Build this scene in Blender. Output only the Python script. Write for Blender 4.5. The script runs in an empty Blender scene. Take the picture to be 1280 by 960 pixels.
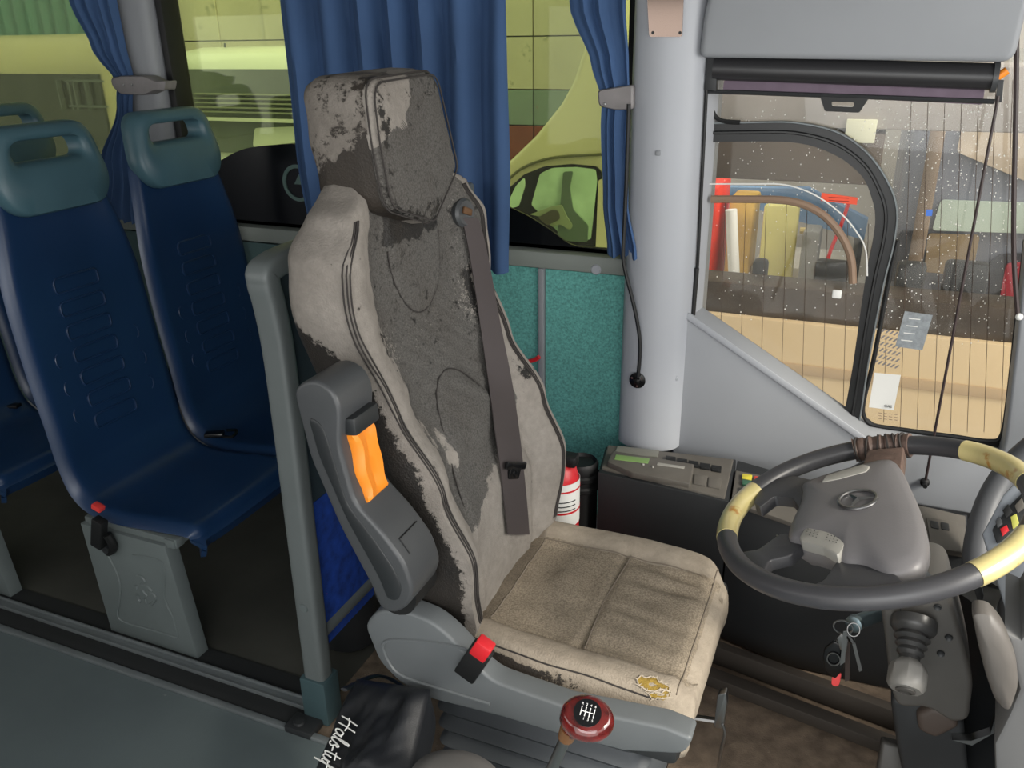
import bpy, bmesh, math, random
from math import sin, cos, pi, sqrt, radians
from mathutils import Vector, Matrix, noise
random.seed(7)
SC = bpy.context.scene
COL = SC.collection
# ------------------------------------------------------------------ camera
FPX, PITCH, YAW, ROLL, CAMZ = 1050.0, radians(22.6), radians(23.3), radians(0.9), 1.6
_f = Vector((-sin(YAW)*cos(PITCH), cos(YAW)*cos(PITCH), -sin(PITCH)))
_r = Vector((cos(YAW), sin(YAW), 0)); _d = -_r.cross(_f)
_X = cos(ROLL)*_r + sin(ROLL)*_d; _Y = -sin(ROLL)*_r + cos(ROLL)*_d
CC = Vector((0, 0, CAMZ))
cam = bpy.data.cameras.new('camera'); camo = bpy.data.objects.new('camera', cam); COL.objects.link(camo)
cam.sensor_fit = 'HORIZONTAL'; cam.sensor_width = 36; cam.lens = 36*FPX/1280; cam.clip_start = .02
m3 = Matrix((_X, -_Y, -_f)).transposed(); camo.matrix_world = Matrix.Translation(CC) @ m3.to_4x4()
SC.camera = camo
def W(px, py, x=None, y=None, z=None):
    """world point seen at a photo pixel on the plane x=, y= or z="""
    v = _f + _X*((px-640)/FPX) + _Y*((py-480)/FPX)
    t = (z-CC.z)/v.z if z is not None else (y/v.y if y is not None else x/v.x)
    return CC + v*t
# ------------------------------------------------------------------ world and light
SC.view_settings.view_transform = 'Standard'; SC.view_settings.look = 'None'
SC.view_settings.gamma = 1; SC.view_settings.use_curve_mapping = False
SC.view_settings.exposure = 0.55
wd = bpy.data.worlds.new('overcast'); SC.world = wd; wd.use_nodes = True
bgn = wd.node_tree.nodes['Background']; bgn.inputs[0].default_value = (1, .985, .95, 1); bgn.inputs[1].default_value = 1.25
sun = bpy.data.lights.new('sun', 'SUN'); suno = bpy.data.objects.new('sun', sun); COL.objects.link(suno)
sun.energy = 2.2; sun.angle = radians(12); sun.color = (1, .93, .8)
suno.rotation_euler = Vector((-.75, .22, -.62)).to_track_quat('-Z', 'Y').to_euler()
def area(name, loc, to, sx, sy, e, c=(1, 1, 1)):
    l = bpy.data.lights.new(name, 'AREA'); l.shape = 'RECTANGLE'; l.size = sx; l.size_y = sy; l.energy = e; l.color = c
    o = bpy.data.objects.new(name, l); COL.objects.link(o); o.location = loc
    o.rotation_euler = (Vector(to)-Vector(loc)).to_track_quat('-Z', 'Y').to_euler(); return o
area('windscreen_daylight', (1.75, .9, 1.55), (-.4, 1.5, .7), 1.6, .9, 22, (1, .98, .94))
area('door_daylight', (.1, -.55, 1.5), (-.7, 1.6, .6), 1.3, 1.2, 12, (.97, .99, 1))
# ------------------------------------------------------------------ helpers
def lin(c):
    return tuple(((v/255)/12.92 if v/255 <= .04045 else ((v/255+.055)/1.055)**2.4) for v in c)
MATS = {}
def mat(name, c, rough=.6, metal=0, var=.0, vscale=8, bump=0, bscale=200, spec=.5, coat=0, dirt=None, emit=None):
    """principled material; var = low-frequency tint variation, bump = fine relief, dirt = (colour, scale, threshold)"""
    if name in MATS: return MATS[name]
    m = bpy.data.materials.new(name); m.use_nodes = True; nt = m.node_tree; N = nt.nodes; L = nt.links
    b = N['Principled BSDF']; c = lin(c)
    b.inputs['Base Color'].default_value = (*c, 1); b.inputs['Roughness'].default_value = rough
    b.inputs['Metallic'].default_value = metal; b.inputs['Specular IOR Level'].default_value = spec
    b.inputs['Coat Weight'].default_value = coat
    tc = N.new('ShaderNodeTexCoord'); out = None
    if var:
        n = N.new('ShaderNodeTexNoise'); n.inputs['Scale'].default_value = vscale; n.inputs['Detail'].default_value = 5
        L.new(tc.outputs['Object'], n.inputs['Vector'])
        r = N.new('ShaderNodeValToRGB'); r.color_ramp.elements[0].position = .3; r.color_ramp.elements[1].position = .7
        r.color_ramp.elements[0].color = (*[v*(1-var) for v in c], 1); r.color_ramp.elements[1].color = (*[min(1, v*(1+var)) for v in c], 1)
        L.new(n.outputs['Fac'], r.inputs['Fac']); out = r.outputs['Color']; L.new(out, b.inputs['Base Color'])
    if dirt:
        n = N.new('ShaderNodeTexNoise'); n.inputs['Scale'].default_value = dirt[1]; n.inputs['Detail'].default_value = 8; n.inputs['Roughness'].default_value = .65
        L.new(tc.outputs['Object'], n.inputs['Vector'])
        r = N.new('ShaderNodeValToRGB'); r.color_ramp.elements[0].position = dirt[2]; r.color_ramp.elements[1].position = dirt[2]+.06
        L.new(n.outputs['Fac'], r.inputs['Fac'])
        x = N.new('ShaderNodeMix'); x.data_type = 'RGBA'; L.new(r.outputs['Color'], x.inputs[0])
        if out: L.new(out, x.inputs[6])
        else: x.inputs[6].default_value = (*c, 1)
        x.inputs[7].default_value = (*lin(dirt[0]), 1); L.new(x.outputs[2], b.inputs['Base Color'])
    if bump:
        n = N.new('ShaderNodeTexNoise'); n.inputs['Scale'].default_value = bscale; n.inputs['Detail'].default_value = 3
        L.new(tc.outputs['Object'], n.inputs['Vector']); bp = N.new('ShaderNodeBump'); bp.inputs['Strength'].default_value = bump
        bp.inputs['Distance'].default_value = .002; L.new(n.outputs['Fac'], bp.inputs['Height']); L.new(bp.outputs[0], b.inputs['Normal'])
    if emit: b.inputs['Emission Color'].default_value = (*lin(emit[0]), 1); b.inputs['Emission Strength'].default_value = emit[1]
    MATS[name] = m; return m
def glass(name, tint, refl=.5, rough=.02, haze=0):
    if name in MATS: return MATS[name]
    m = bpy.data.materials.new(name); m.use_nodes = True; nt = m.node_tree; N = nt.nodes; L = nt.links
    N.remove(N['Principled BSDF']); o = N['Material Output']
    t = N.new('ShaderNodeBsdfTransparent'); t.inputs[0].default_value = (*tint, 1)
    g = N.new('ShaderNodeBsdfGlossy'); g.inputs['Roughness'].default_value = rough
    fr = N.new('ShaderNodeFresnel'); fr.inputs[0].default_value = 1.45
    mu = N.new('ShaderNodeMath'); mu.operation = 'MULTIPLY'; mu.inputs[1].default_value = refl; L.new(fr.outputs[0], mu.inputs[0])
    mx = N.new('ShaderNodeMixShader'); L.new(mu.outputs[0], mx.inputs[0]); L.new(t.outputs[0], mx.inputs[1]); L.new(g.outputs[0], mx.inputs[2])
    last = mx.outputs[0]
    if haze:
        d = N.new('ShaderNodeBsdfDiffuse'); d.inputs[0].default_value = (.75, .75, .72, 1)
        tr = N.new('ShaderNodeBsdfTranslucent'); tr.inputs[0].default_value = (.75, .75, .72, 1)
        ad = N.new('ShaderNodeMixShader'); L.new(d.outputs[0], ad.inputs[1]); L.new(tr.outputs[0], ad.inputs[2])
        n = N.new('ShaderNodeTexNoise'); n.inputs['Scale'].default_value = 7; n.inputs['Detail'].default_value = 6
        tc = N.new('ShaderNodeTexCoord'); L.new(tc.outputs['Object'], n.inputs['Vector'])
        mm = N.new('ShaderNodeMath'); mm.operation = 'MULTIPLY'; mm.inputs[1].default_value = haze*2; L.new(n.outputs['Fac'], mm.inputs[0])
        m2 = N.new('ShaderNodeMixShader'); L.new(mm.outputs[0], m2.inputs[0]); L.new(last, m2.inputs[1]); L.new(ad.outputs[0], m2.inputs[2]); last = m2.outputs[0]
    L.new(last, o.inputs['Surface']); MATS[name] = m; return m

V = Vector
class MB:
    def __init__(s): s.v = []; s.f = []; s.c = []
    def add(s, vs, fs):
        n = len(s.v); s.v += [tuple(v) for v in vs]; s.f += [tuple(i+n for i in f) for f in fs]; return s
    def bm(s, bm, M=None):
        bm.verts.index_update(); vs = [(M @ v.co if M else v.co) for v in bm.verts]
        s.add(vs, [[v.index for v in f.verts] for f in bm.faces]); bm.free(); return s
    def box(s, lo, hi, b=0, seg=2, M=None):
        bm = bmesh.new(); bmesh.ops.create_cube(bm, size=1)
        for v in bm.verts: v.co = V([(lo[i]+hi[i])/2+v.co[i]*(hi[i]-lo[i]) for i in range(3)])
        if b: bmesh.ops.bevel(bm, geom=bm.edges[:], offset=b, segments=seg, affect='EDGES', profile=.5)
        return s.bm(bm, M)
    def prism(s, loop, vec, b=0, seg=2):
        """closed polygon loop extruded along vec, edges bevelled by b"""
        bm = bmesh.new(); vec = V(vec); a = [bm.verts.new(p) for p in loop]; c = [bm.verts.new(V(p)+vec) for p in loop]
        bm.faces.new(a); bm.faces.new(c[::-1]); n = len(a)
        for i in range(n): bm.faces.new((a[i], c[i], c[(i+1) % n], a[(i+1) % n]))
        bmesh.ops.recalc_face_normals(bm, faces=bm.faces[:])
        if b:
            es = [e for e in bm.edges if len([1 for v in e.verts if v in a]) != 1]
            bmesh.ops.bevel(bm, geom=es, offset=b, segments=seg, affect='EDGES', profile=.5, clamp_overlap=True)
        bmesh.ops.triangulate(bm, faces=[f for f in bm.faces if len(f.verts) > 4])
        return s.bm(bm)
    def ring(s, outer, inner, vec):
        """frame between two loops of equal count, extruded"""
        n = len(outer); vec = V(vec); o = [V(p) for p in outer]; i_ = [V(p) for p in inner]
        vs = o+i_+[p+vec for p in o]+[p+vec for p in i_]; fs = []
        for k in range(n):
            j = (k+1) % n
            fs += [(k, j, n+j, n+k), (2*n+k, 3*n+k, 3*n+j, 2*n+j), (k, 2*n+k, 2*n+j, j), (n+k, n+j, 3*n+j, 3*n+k)]
        return s.add(vs, fs)
    def loft(s, rings, closed=True, cap=True, loop=False):
        n = len(rings[0]); vs = [p for r in rings for p in r]; fs = []; m = len(rings)
        for i in range(m if loop else m-1):
            for k in range(n if closed else n-1):
                a = i*n+k; b = i*n+(k+1) % n; i2 = (i+1) % m
                fs.append((a, b, i2*n+(k+1) % n, i2*n+k))
        if cap and closed and not loop: fs += [tuple(range(n))[::-1], tuple(range((m-1)*n, m*n))]
        return s.add(vs, fs)
    def tube(s, path, r, n=10, loop=False, cap=True, flat=1, up=None):
        P = [V(p) for p in path]; m = len(P); rs = r if isinstance(r, (list, tuple)) else [r]*m; rings = []
        pn = None
        for i, p in enumerate(P):
            a = P[(i-1) % m] if (i or loop) else p; b = P[(i+1) % m] if (i < m-1 or loop) else p
            t = (b-a).normalized()
            if pn is None: pn = V(up) if up else (V((0, 0, 1)) if abs(t.z) < .9 else V((1, 0, 0)))
            pn = (pn-t*pn.dot(t)); pn.normalize(); q = t.cross(pn)
            rings.append([p+(pn*cos(2*pi*k/n)*flat+q*sin(2*pi*k/n))*rs[i] for k in range(n)])
        return s.loft(rings, cap=cap, loop=loop)
    def lathe(s, prof, o, ax=(0, 0, 1), n=24):
        """prof = list of (radius, height)"""
        ax = V(ax).normalized(); u = ax.orthogonal().normalized(); w = ax.cross(u); o = V(o)
        return s.loft([[o+ax*h+(u*cos(2*pi*k/n)+w*sin(2*pi*k/n))*max(r, 1e-5) for k in range(n)] for r, h in prof])
    def ball(s, c, r, sc=(1, 1, 1), n=2, M=None):
        bm = bmesh.new(); bmesh.ops.create_icosphere(bm, subdivisions=n, radius=r)
        for v in bm.verts: v.co = V((v.co.x*sc[0], v.co.y*sc[1], v.co.z*sc[2]))
        return s.bm(bm, Matrix.Translation(V(c)) @ (M.to_4x4() if M else Matrix()))
    def sheet(s, grid, th, d=None):
        """open grid of points thickened by th along d (or vertex normal)"""
        m = len(grid); n = len(grid[0]); G = [[V(p) for p in r] for r in grid]; B = []
        for i in range(m):
            row = []
            for k in range(n):
                if d: nn = V(d)
                else:
                    a = G[min(i+1, m-1)][k]-G[max(i-1, 0)][k]; b = G[i][min(k+1, n-1)]-G[i][max(k-1, 0)]; nn = a.cross(b).normalized()
                row.append(G[i][k]+nn*th)
            B.append(row)
        return s.loft([G[i]+B[i][::-1] for i in range(m)])
    def obj(s, name, m, parent=None, label=None, smooth=40, kind=None, colors=None):
        me = bpy.data.meshes.new(name); me.from_pydata(s.v, [], s.f); me.validate(); me.update()
        bm = bmesh.new(); bm.from_mesh(me); bmesh.ops.recalc_face_normals(bm, faces=bm.faces[:]); bm.to_mesh(me); bm.free()
        if smooth:
            me.shade_smooth(); me.set_sharp_from_angle(angle=radians(smooth))
        me.materials.append(m); o = bpy.data.objects.new(name, me); COL.objects.link(o)
        if parent:
            o.parent = parent
            if parent.type == 'EMPTY': o.location = -parent.location
        if label: o['label'] = label
        if kind: o['kind'] = kind
        return o
def tag(o, label, cat, group=None):
    o['label'] = label; o['category'] = cat
    if group: o['group'] = group
    return o
def thing(name, label, cat, loc, group=None):
    o = bpy.data.objects.new(name, None); COL.objects.link(o); o.location = V(loc); o.empty_display_size = .05
    return tag(o, label, cat, group)
def struct(name, mb, m, smooth=40):
    o = mb.obj(name, m, smooth=smooth); o['kind'] = 'structure'; return o
def copy_tree(o, label, off, group=None, skip=()):
    r = o.copy(); COL.objects.link(r); r.location = o.location+V(off); r['label'] = label
    if group: r['group'] = group
    for c in [c for c in bpy.data.objects if c.parent == o]:
        if any(c.name.startswith(k) for k in skip): continue
        d = c.copy(); COL.objects.link(d); d.parent = r
        for g in [g for g in bpy.data.objects if g.parent == c]:
            h = g.copy(); COL.objects.link(h); h.parent = d
    return r
def cr(pts, n=6, loop=False):
    """catmull-rom through points"""
    P = [V(p) for p in pts]; m = len(P); out = []
    for i in range(m if loop else m-1):
        a, b, c, d = (P[(i-1) % m] if (loop or i) else P[0]), P[i], P[(i+1) % m], (P[(i+2) % m] if (loop or i+2 < m) else P[-1])
        for k in range(n):
            t = k/n; out.append(.5*((2*b)+(c-a)*t+(2*a-5*b+4*c-d)*t*t+(-a+3*b-3*c+d)*t**3))
    if not loop: out.append(P[-1])
    return out
def rpoly(pts, r, n=4):
    """round the corners of a closed polygon"""
    P = [V(p) for p in pts]; out = []; m = len(P)
    for i, p in enumerate(P):
        a = P[i-1]-p; b = P[(i+1) % m]-p; rr = r[i] if isinstance(r, (list, tuple)) else r
        rr = min(rr, a.length*.48, b.length*.48)
        if rr < 1e-4: out.append(p); continue
        s_, e_ = p+a.normalized()*rr, p+b.normalized()*rr
        for k in range(n+1):
            t = k/n; out.append(s_*(1-t)**2+p*2*t*(1-t)+e_*t*t)
    return out
def wp(pts, **k): return [W(a, b, **k) for a, b in pts]
def text_mb(body, size, M, ext=.0008, shear=0):
    cu = bpy.data.curves.new('t', 'FONT'); cu.body = body; cu.size = size; cu.extrude = ext; cu.align_x = 'CENTER'; cu.align_y = 'CENTER'; cu.shear = shear; cu.resolution_u = 3
    o = bpy.data.objects.new('t', cu); me = o.to_mesh(); mb = MB()
    mb.add([M @ v.co for v in me.vertices], [tuple(p.vertices) for p in me.polygons]); o.to_mesh_clear(); bpy.data.objects.remove(o); bpy.data.curves.remove(cu); return mb
def basis(o, xa, ya):
    xa = V(xa).normalized(); ya = V(ya); ya = (ya-xa*ya.dot(xa)).normalized(); z = xa.cross(ya)
    M = Matrix((xa, ya, z)).transposed().to_4x4(); M.translation = V(o); return M
def nz(p, s=1): return noise.noise(V(p)*s)
def smooth01(a, b, x):
    t = max(0, min(1, (x-a)/(b-a))); return t*t*(3-2*t)
# ------------------------------------------------------------------ materials
M_aisle = mat('aisle_floor', (88, 98, 100), .55, var=.12, vscale=3, bump=.15, bscale=500, dirt=((120, 126, 126), 14, .68))
M_dfloor = mat('under_seat_floor', (62, 62, 56), .8, var=.2, vscale=5)  # base colour darkened to hold the shade under the seats
M_ddark = mat('black_strip', (30, 32, 33), .7)
M_alu = mat('dull_aluminium', (120, 126, 128), .5, .5, var=.1)
M_carpet = mat('brown_cab_floor', (104, 90, 76), .95, var=.35, vscale=25, bump=.8, bscale=260, dirt=((140, 128, 112), 70, .66))
M_pillar = mat('pale_grey_moulding', (168, 171, 177), .5, var=.04, vscale=2, bump=.05, bscale=300)
M_trim = mat('grey_trim', (138, 141, 145), .55, var=.05, vscale=3)
M_wpanel = mat('side_panel_grey', (150, 153, 158), .5, var=.05, vscale=2)
M_sill = mat('sill_grey', (128, 134, 128), .55)
M_black = mat('black_rubber', (16, 17, 18), .55)
M_blackg = mat('black_gloss', (14, 15, 17), .25)
M_dark = mat('dark_plastic', (38, 40, 42), .5, var=.1, vscale=10)
M_teal = mat('teal_carpet', (102, 170, 162), .95, var=.30, vscale=160, bump=.5, bscale=400)
M_ceil = mat('ceiling_grey', (150, 152, 152), .8)
M_curt = mat('blue_curtain', (58, 86, 126), .85, var=.1, vscale=4, bump=.2, bscale=700)
M_tie = mat('grey_vinyl', (128, 124, 124), .5, var=.08, vscale=30)
M_blue = mat('blue_seat_plastic', (26, 52, 86), .33, var=.12, vscale=4, bump=.06, bscale=220)
M_pad = mat('teal_grey_pad', (66, 96, 106), .38, var=.1, vscale=6, bump=.1, bscale=350)
M_ped = mat('pedestal_grey', (98, 106, 106), .5, var=.06, vscale=10)
M_shell = mat('seat_base_shell', (98, 102, 104), .42, var=.06, vscale=8, bump=.05, bscale=300)
M_arm = mat('armrest_grey', (64, 66, 68), .4, var=.06, vscale=15, bump=.08, bscale=400)
M_armd = mat('armrest_dark', (36, 39, 41), .42, var=.06, vscale=15, bump=.08, bscale=400)
M_orange = mat('orange_handle', (240, 140, 36), .4)
M_red = mat('red_plastic', (206, 38, 46), .35)
M_belt = mat('belt_webbing', (64, 57, 57), .7, bump=.35, bscale=900)
M_steel = mat('worn_steel', (150, 150, 150), .3, 1)
M_foam = mat('yellow_foam', (140, 116, 50), .95, var=.3, vscale=60, bump=1, bscale=300)
M_stitch = mat('dark_stitching', (52, 48, 46), .9)
M_stitchl = mat('pale_stitching', (120, 110, 98), .9)
M_frame = mat('window_frame_black', (30, 31, 32), .4)
M_wheel = mat('wheel_leather', (60, 60, 63), .38, var=.1, vscale=12, bump=.06, bscale=300)
M_hub = mat('hub_grey', (110, 108, 110), .42, var=.05, vscale=6, bump=.08, bscale=400)
M_wood = mat('worn_yellow_rim', (198, 184, 128), .28, var=.22, vscale=9, coat=.6, dirt=((166, 118, 52), 11, .60))
M_tape = mat('brown_leather_wrap', (96, 78, 70), .6, var=.3, vscale=40, bump=.5, bscale=150)
M_colm = mat('column_grey', (72, 70, 67), .48, var=.08, vscale=12)
M_button = mat('button_grey', (150, 148, 142), .5)
M_white = mat('white', (232, 232, 228), .6)
M_conso = mat('console_brown_grey', (92, 88, 82), .5, var=.12, vscale=14)
M_conf = mat('console_face_black', (34, 36, 38), .5)

# ================================================================== STRUCTURE
YW = 2.35
o = struct('floor', MB().box((-5, -.35, -.06), (1.1, 1.262, 0)), M_aisle)
struct('floor_under_seats', MB().box((-5, 1.352, -.06), (-1.12, 2.5, -.005)), M_dfloor)
struct('floor_cab', MB().box((-1.12, 1.262, -.06), (1.1, 2.5, -.001)), M_carpet)
struct('trim_1', MB().box((-5, 1.246, 0), (-1.0, 1.264, .012), .003), M_alu)
struct('trim_2', MB().box((-5, 1.264, -.02), (-1.1, 1.322, .004), .002), M_ddark)
struct('trim_3', MB().box((-5, 1.322, 0), (-1.1, 1.327, .014), .001).box((-5, 1.327, 0), (-1.1, 1.347, .010), .001).box((-5, 1.347, 0), (-1.1, 1.354, .017), .002), M_alu)
struct('trim_4', MB().box((-5, 1.354, -.01), (-1.12, 1.42, .002)), M_ddark)
# ceiling, rear, right side with door and window openings
struct('ceiling', MB().box((-5, -.4, 2.05), (1.1, 2.55, 2.1)), M_ceil)
struct('wall_rear', MB().box((-5.05, -.4, 0), (-5, 2.5, 2.05)), M_ceil)
rw = MB().box((-5, -.4, 0), (-.8, -.35, .95)).box((-5, -.4, 1.75), (1.1, -.35, 2.05)).box((-.9, -.4, .95), (-.8, -.35, 1.75)).box((-2.6, -.4, .95), (-2.5, -.35, 1.75))
struct('wall_right', rw, M_trim)
struct('wall_front', MB().box((1.1, -.4, 0), (1.14, 2.5, .8)).box((1.1, -.4, 1.85), (1.14, 2.5, 2.05)), M_trim)
# left side wall
wl = MB().box((-5, 2.37, -.05), (-.60, 2.5, .93)).box((-.64, 2.42, -.05), (1.1, 2.5, .38)).box((-5, 2.38, 1.93), (1.1, 2.5, 2.05))
wall_left = struct('wall_left', wl, M_trim)
zs = W(778, 323, y=YW).z; zb = W(778, 345, y=YW).z
MB().box((-5, 2.345, zb), (-.60, 2.40, zs), .008).obj('sill', M_sill, wall_left)
xd = W(676, 400, y=YW).x
MB().box((-1.4, 2.36, .1), (xd-.012, 2.385, zb-.003)).obj('teal_panel', M_teal, wall_left)
MB().box((xd+.012, 2.36, .1), (-.60, 2.385, zb-.003)).obj('teal_panel', M_teal, wall_left)
MB().box((xd-.010, 2.348, .1), (xd+.010, 2.385, zb), .004).obj('divider_strip', M_trim, wall_left)
p = W(745, 337, y=2.345); MB().lathe([(.0, -.004), (.015, -.004), (.016, 0), (.013, .004), (0, .004)], p, (0, -1, 0)).obj('screw_cap', M_pillar, wall_left)
# rear part behind passenger seats
MB().box((-5, 2.345, .1), (-1.42, 2.385, zb-.003)).obj('lower_lining', mat('side_lining_teal_grey', (70, 92, 92), .9, bump=.3), wall_left)

# rear window post and seal
pts = wp([(131, 0), (178, 0), (216, 140), (168, 140)], y=2.3)
x0 = W(155, 110, y=2.33).x; x1 = W(205, 110, y=2.33).x
struct('trim_5', MB().prism(rpoly([(x0-.02, 2.40, 0), (x0, 2.30, 0), (x1, 2.30, 0), (x1+.012, 2.40, 0)], .03), (0, 0, 1.2)).loft([[V((a.x, a.y, zs))for a in rpoly([(x0-.02, 2.40, 0), (x0, 2.30, 0), (x1, 2.30, 0), (x1+.012, 2.40, 0)], .03)], [V((a.x, a.y, 2.04)) for a in rpoly([(x0-.02, 2.40, 0), (x0, 2.30, 0), (x1, 2.30, 0), (x1+.012, 2.40, 0)], .03)]]), M_trim)
struct('trim_6', MB().box((x1+.012, 2.335, zs), (x1+.04, 2.42, 1.95), .006), M_black)
# windows (tinted side panes)
G_green = glass('green_tinted_glass', (.69, .75, .54), .7, haze=.035)
G_clear = glass('driver_window_glass', (.86, .86, .84), .6, haze=.035)
w1 = struct('window_1', MB().box((-5, 2.405, zs-.03), (x0-.01, 2.411, 1.96)), G_green)
w2 = struct('window_2', MB().box((x1+.02, 2.405, zs-.03), (-.60, 2.411, 1.96)), G_green)
MB().box((x1+.03, 2.39, zs-.005), (-.65, 2.41, zs+.014), .003).obj('seal', M_black, w2)
frit = cr(wp([(262, 215), (277, 200), (306, 186), (344, 181), (372, 180), (450, 184), (540, 210), (600, 238), (631, 256), (660, 270), (690, 289), (715, 306), (756, 312)], y=2.39), 5)
frit = frit+[V((-.66, 2.39, zs)), V((frit[0].x, 2.39, zs))]
MB().prism(frit, (0, .008, 0)).obj('black_border', M_blackg, w2)
c = W(372, 229, y=2.385); R = .062
ringp = [c+V((cos(a)*R, 0, sin(a)*R)) for a in [2*pi*i/48 for i in range(48)]]
ringq = [c+V((cos(a)*R*.80, 0, sin(a)*R*.80)) for a in [2*pi*i/48 for i in range(48)]]
em = MB().ring(ringp, ringq, (0, .006, 0)).prism([c+V((-.014, 0, -.004)), c+V((.03, 0, -.004)), c+V((.008, 0, .03))], (0, .006, 0))
em.obj('ring_emblem', mat('frosted_mark', (96, 118, 112), .5), w2)

# black rubber seal strip left of driver's pillar
struct('trim_7', MB().box((W(787, 60, y=2.36).x, 2.34, zs), (-.615, 2.42, 1.95), .006), M_black)
# driver's pillar : convex column
xa, xb = -.622, -.445
prof = []
for i in range(17):
    a = i/16; prof.append(((xa+(xb-xa)*a), 2.27-.045*sin(pi*a)**.6))
prof += [(xb+.02, 2.33), (xb+.03, 2.44), (xa, 2.44)]
lv = [.44, 2.05]
rings = [[V((x, y, z)) for x, y in prof] for z in (.44, .8, 1.2, 1.6, 2.05)]
pil = struct('trim_8', MB().loft(rings), M_pillar)
p = W(823, 191, y=2.228); MB().box((-.007, -.006, -.007), (.007, .006, .007), .002, M=Matrix.Translation(p)).lathe([(.0035, 0), (.0035, .003), (0, .003)], p+V((0, -.006, 0)), (0, -1, 0), 10).obj('clip', M_trim, pil)
p = W(845, 473, y=2.26); MB().lathe([(.008, 0), (.007, .004), (0, .006)], p, (0, -1, 0), 14).obj('screw_cap', M_pillar, pil)
# driver's side panel below window (triangle) with ledge
Yd = 2.29
diag = [(868, 400), (1080, 549)]
a, b = W(860, 392, y=Yd), W(1086, 550, y=Yd)
zlow = .38
xr = .62
loop = [a, b, V((b.x+.0, Yd, b.z)), V((xr, Yd, b.z-.012)), V((xr, Yd, zlow)), V((-.46, Yd, zlow)), V((-.46, Yd, a.z+.03))]
dp = struct('wall_left_driver', MB().prism([a, b, V((xr, Yd, b.z-.012)), V((xr, Yd, zlow)), V((-.46, Yd, zlow)), V((-.46, Yd, a.z+.02))], (0, .12, 0), .008, 3), M_wpanel)
# bright upper ledge strip
d = (b-a).normalized(); n_ = V((-d.z, 0, d.x))
if n_.z < 0: n_ = -n_
MB().prism([a-n_*.014, b-n_*.014, b+n_*.004, a+n_*.004], (0, -.006, 0), .003).obj('ledge', M_pillar, dp)
# fairing above window
fp = rpoly(wp([(873, 72), (880, 12), (905, -60), (1300, -60), (1282, 20), (1268, 78)], y=2.24), [.02, .03, .02, .02, .04, .03], 5)
struct('trim_9', MB().prism(fp, (0, .2, 0), .018, 4), M_trim)

# ================================================================== DRIVER'S WINDOW
YG = 2.40
dw = struct('window_3', MB().prism(wp([(868, 60), (1300, 60), (1290, 575), (850, 575)], y=YG), (0, .005, 0)), G_clear)
# outer frame: left seal and bottom seal, right seal
outl = wp([(872, 82), (868, 395), (862, 388), (1064, 545), (1085, 552), (1262, 578), (1290, 300), (1292, 70)], y=2.385)
MB().tube(wp([(884, 75), (877, 180), (872, 300), (864, 400)], y=2.37), .011, 8).obj('left_seal', M_black, dw)
sl_o = cr(wp([(876, 154), (940, 153), (991, 153), (1044, 164), (1083, 190), (1109, 226), (1121, 262), (1117, 305), (1104, 357), (1087, 444), (1076, 516), (1069, 560)], y=2.38), 4)
sl_i = cr(wp([(876, 178), (940, 177), (998, 179), (1044, 194), (1077, 220), (1090, 249), (1094, 272), (1091, 301), (1084, 335), (1076, 387), (1064, 470), (1052, 535)], y=2.38), 4)
n = min(len(sl_o), len(sl_i))
slg = MB().loft([[sl_o[i], sl_i[i], sl_i[i]+V((0, .04, 0)), sl_o[i]+V((0, .04, 0))] for i in range(n)])
slg.obj('sliding_window_frame', M_frame, dw)
MB().tube([p+V((0, -.004, 0)) for p in sl_o[:-3]], .0028, 6).obj('frame_edge', M_alu, dw)
mid = [(sl_o[i]+sl_i[i])/2+V((0, -.004, 0)) for i in range(n)]
MB().tube(mid, .0045, 6).obj('frame_groove', M_frame, dw)
# upper left little opening frame & bottom seal with rounded corner
MB().tube(cr(wp([(890, 97), (890, 135), (900, 150), (925, 153)], y=2.375), 6), .006, 8).obj('corner_seal', M_black, dw)
MB().tube(cr(wp([(1122, 300), (1112, 345), (1092, 450), (1080, 500), (1080, 520), (1092, 531), (1130, 537), (1190, 545), (1235, 551), (1252, 544), (1260, 500), (1270, 410), (1282, 300)], y=2.385), 6), .006, 8, flat=1).obj('pane_seal', M_black, dw)
MB().prism(wp([(1068, 545), (1085, 525), (1098, 536), (1250, 553), (1262, 590), (1100, 570), (1072, 566)], y=2.384), (0, .012, 0)).obj('bottom_border', M_black, dw)
# inner sliding pane : clear edge and brown grip
MB().tube(cr(wp([(880, 230), (940, 230), (981, 231), (1017, 243), (1050, 266), (1070, 289), (1082, 312), (1084, 345)], y=2.377), 5), .002, 6).obj('pane_edge', M_white, dw)
grip = cr(wp([(889, 249), (930, 249), (985, 251), (1022, 264), (1048, 289), (1063, 320), (1066, 354)], y=2.372), 5)
MB().tube(grip, .0105, 8, flat=1).obj('grip_strip', mat('brown_grip', (140, 116, 96), .6), dw)
MB().box(tuple(W(1046, 368, y=2.376)-V((.012, 0, .012))), tuple(W(1046, 368, y=2.376)+V((.012, .006, .012))), .003).obj('catch_plate', M_white, dw)
# heating wires
hw = MB()
for i in range(9):
    x = 905+i*25.5; yb = 400+(x-868)*.70; hw.tube([W(x+2, 245+max(0, (x-985))*.35, y=2.398), W(x-4.5, min(yb-6, 528), y=2.398)], .0007, 4)
for i in range(8):
    x = 1128+i*21; hw.tube([W(x+12, 100, y=2.398), W(x-3, 540, y=2.398)], .0007, 4)
hw.obj('heating_wire', mat('heating_wire', (70, 55, 45), .5), dw, kind='stuff')
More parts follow.
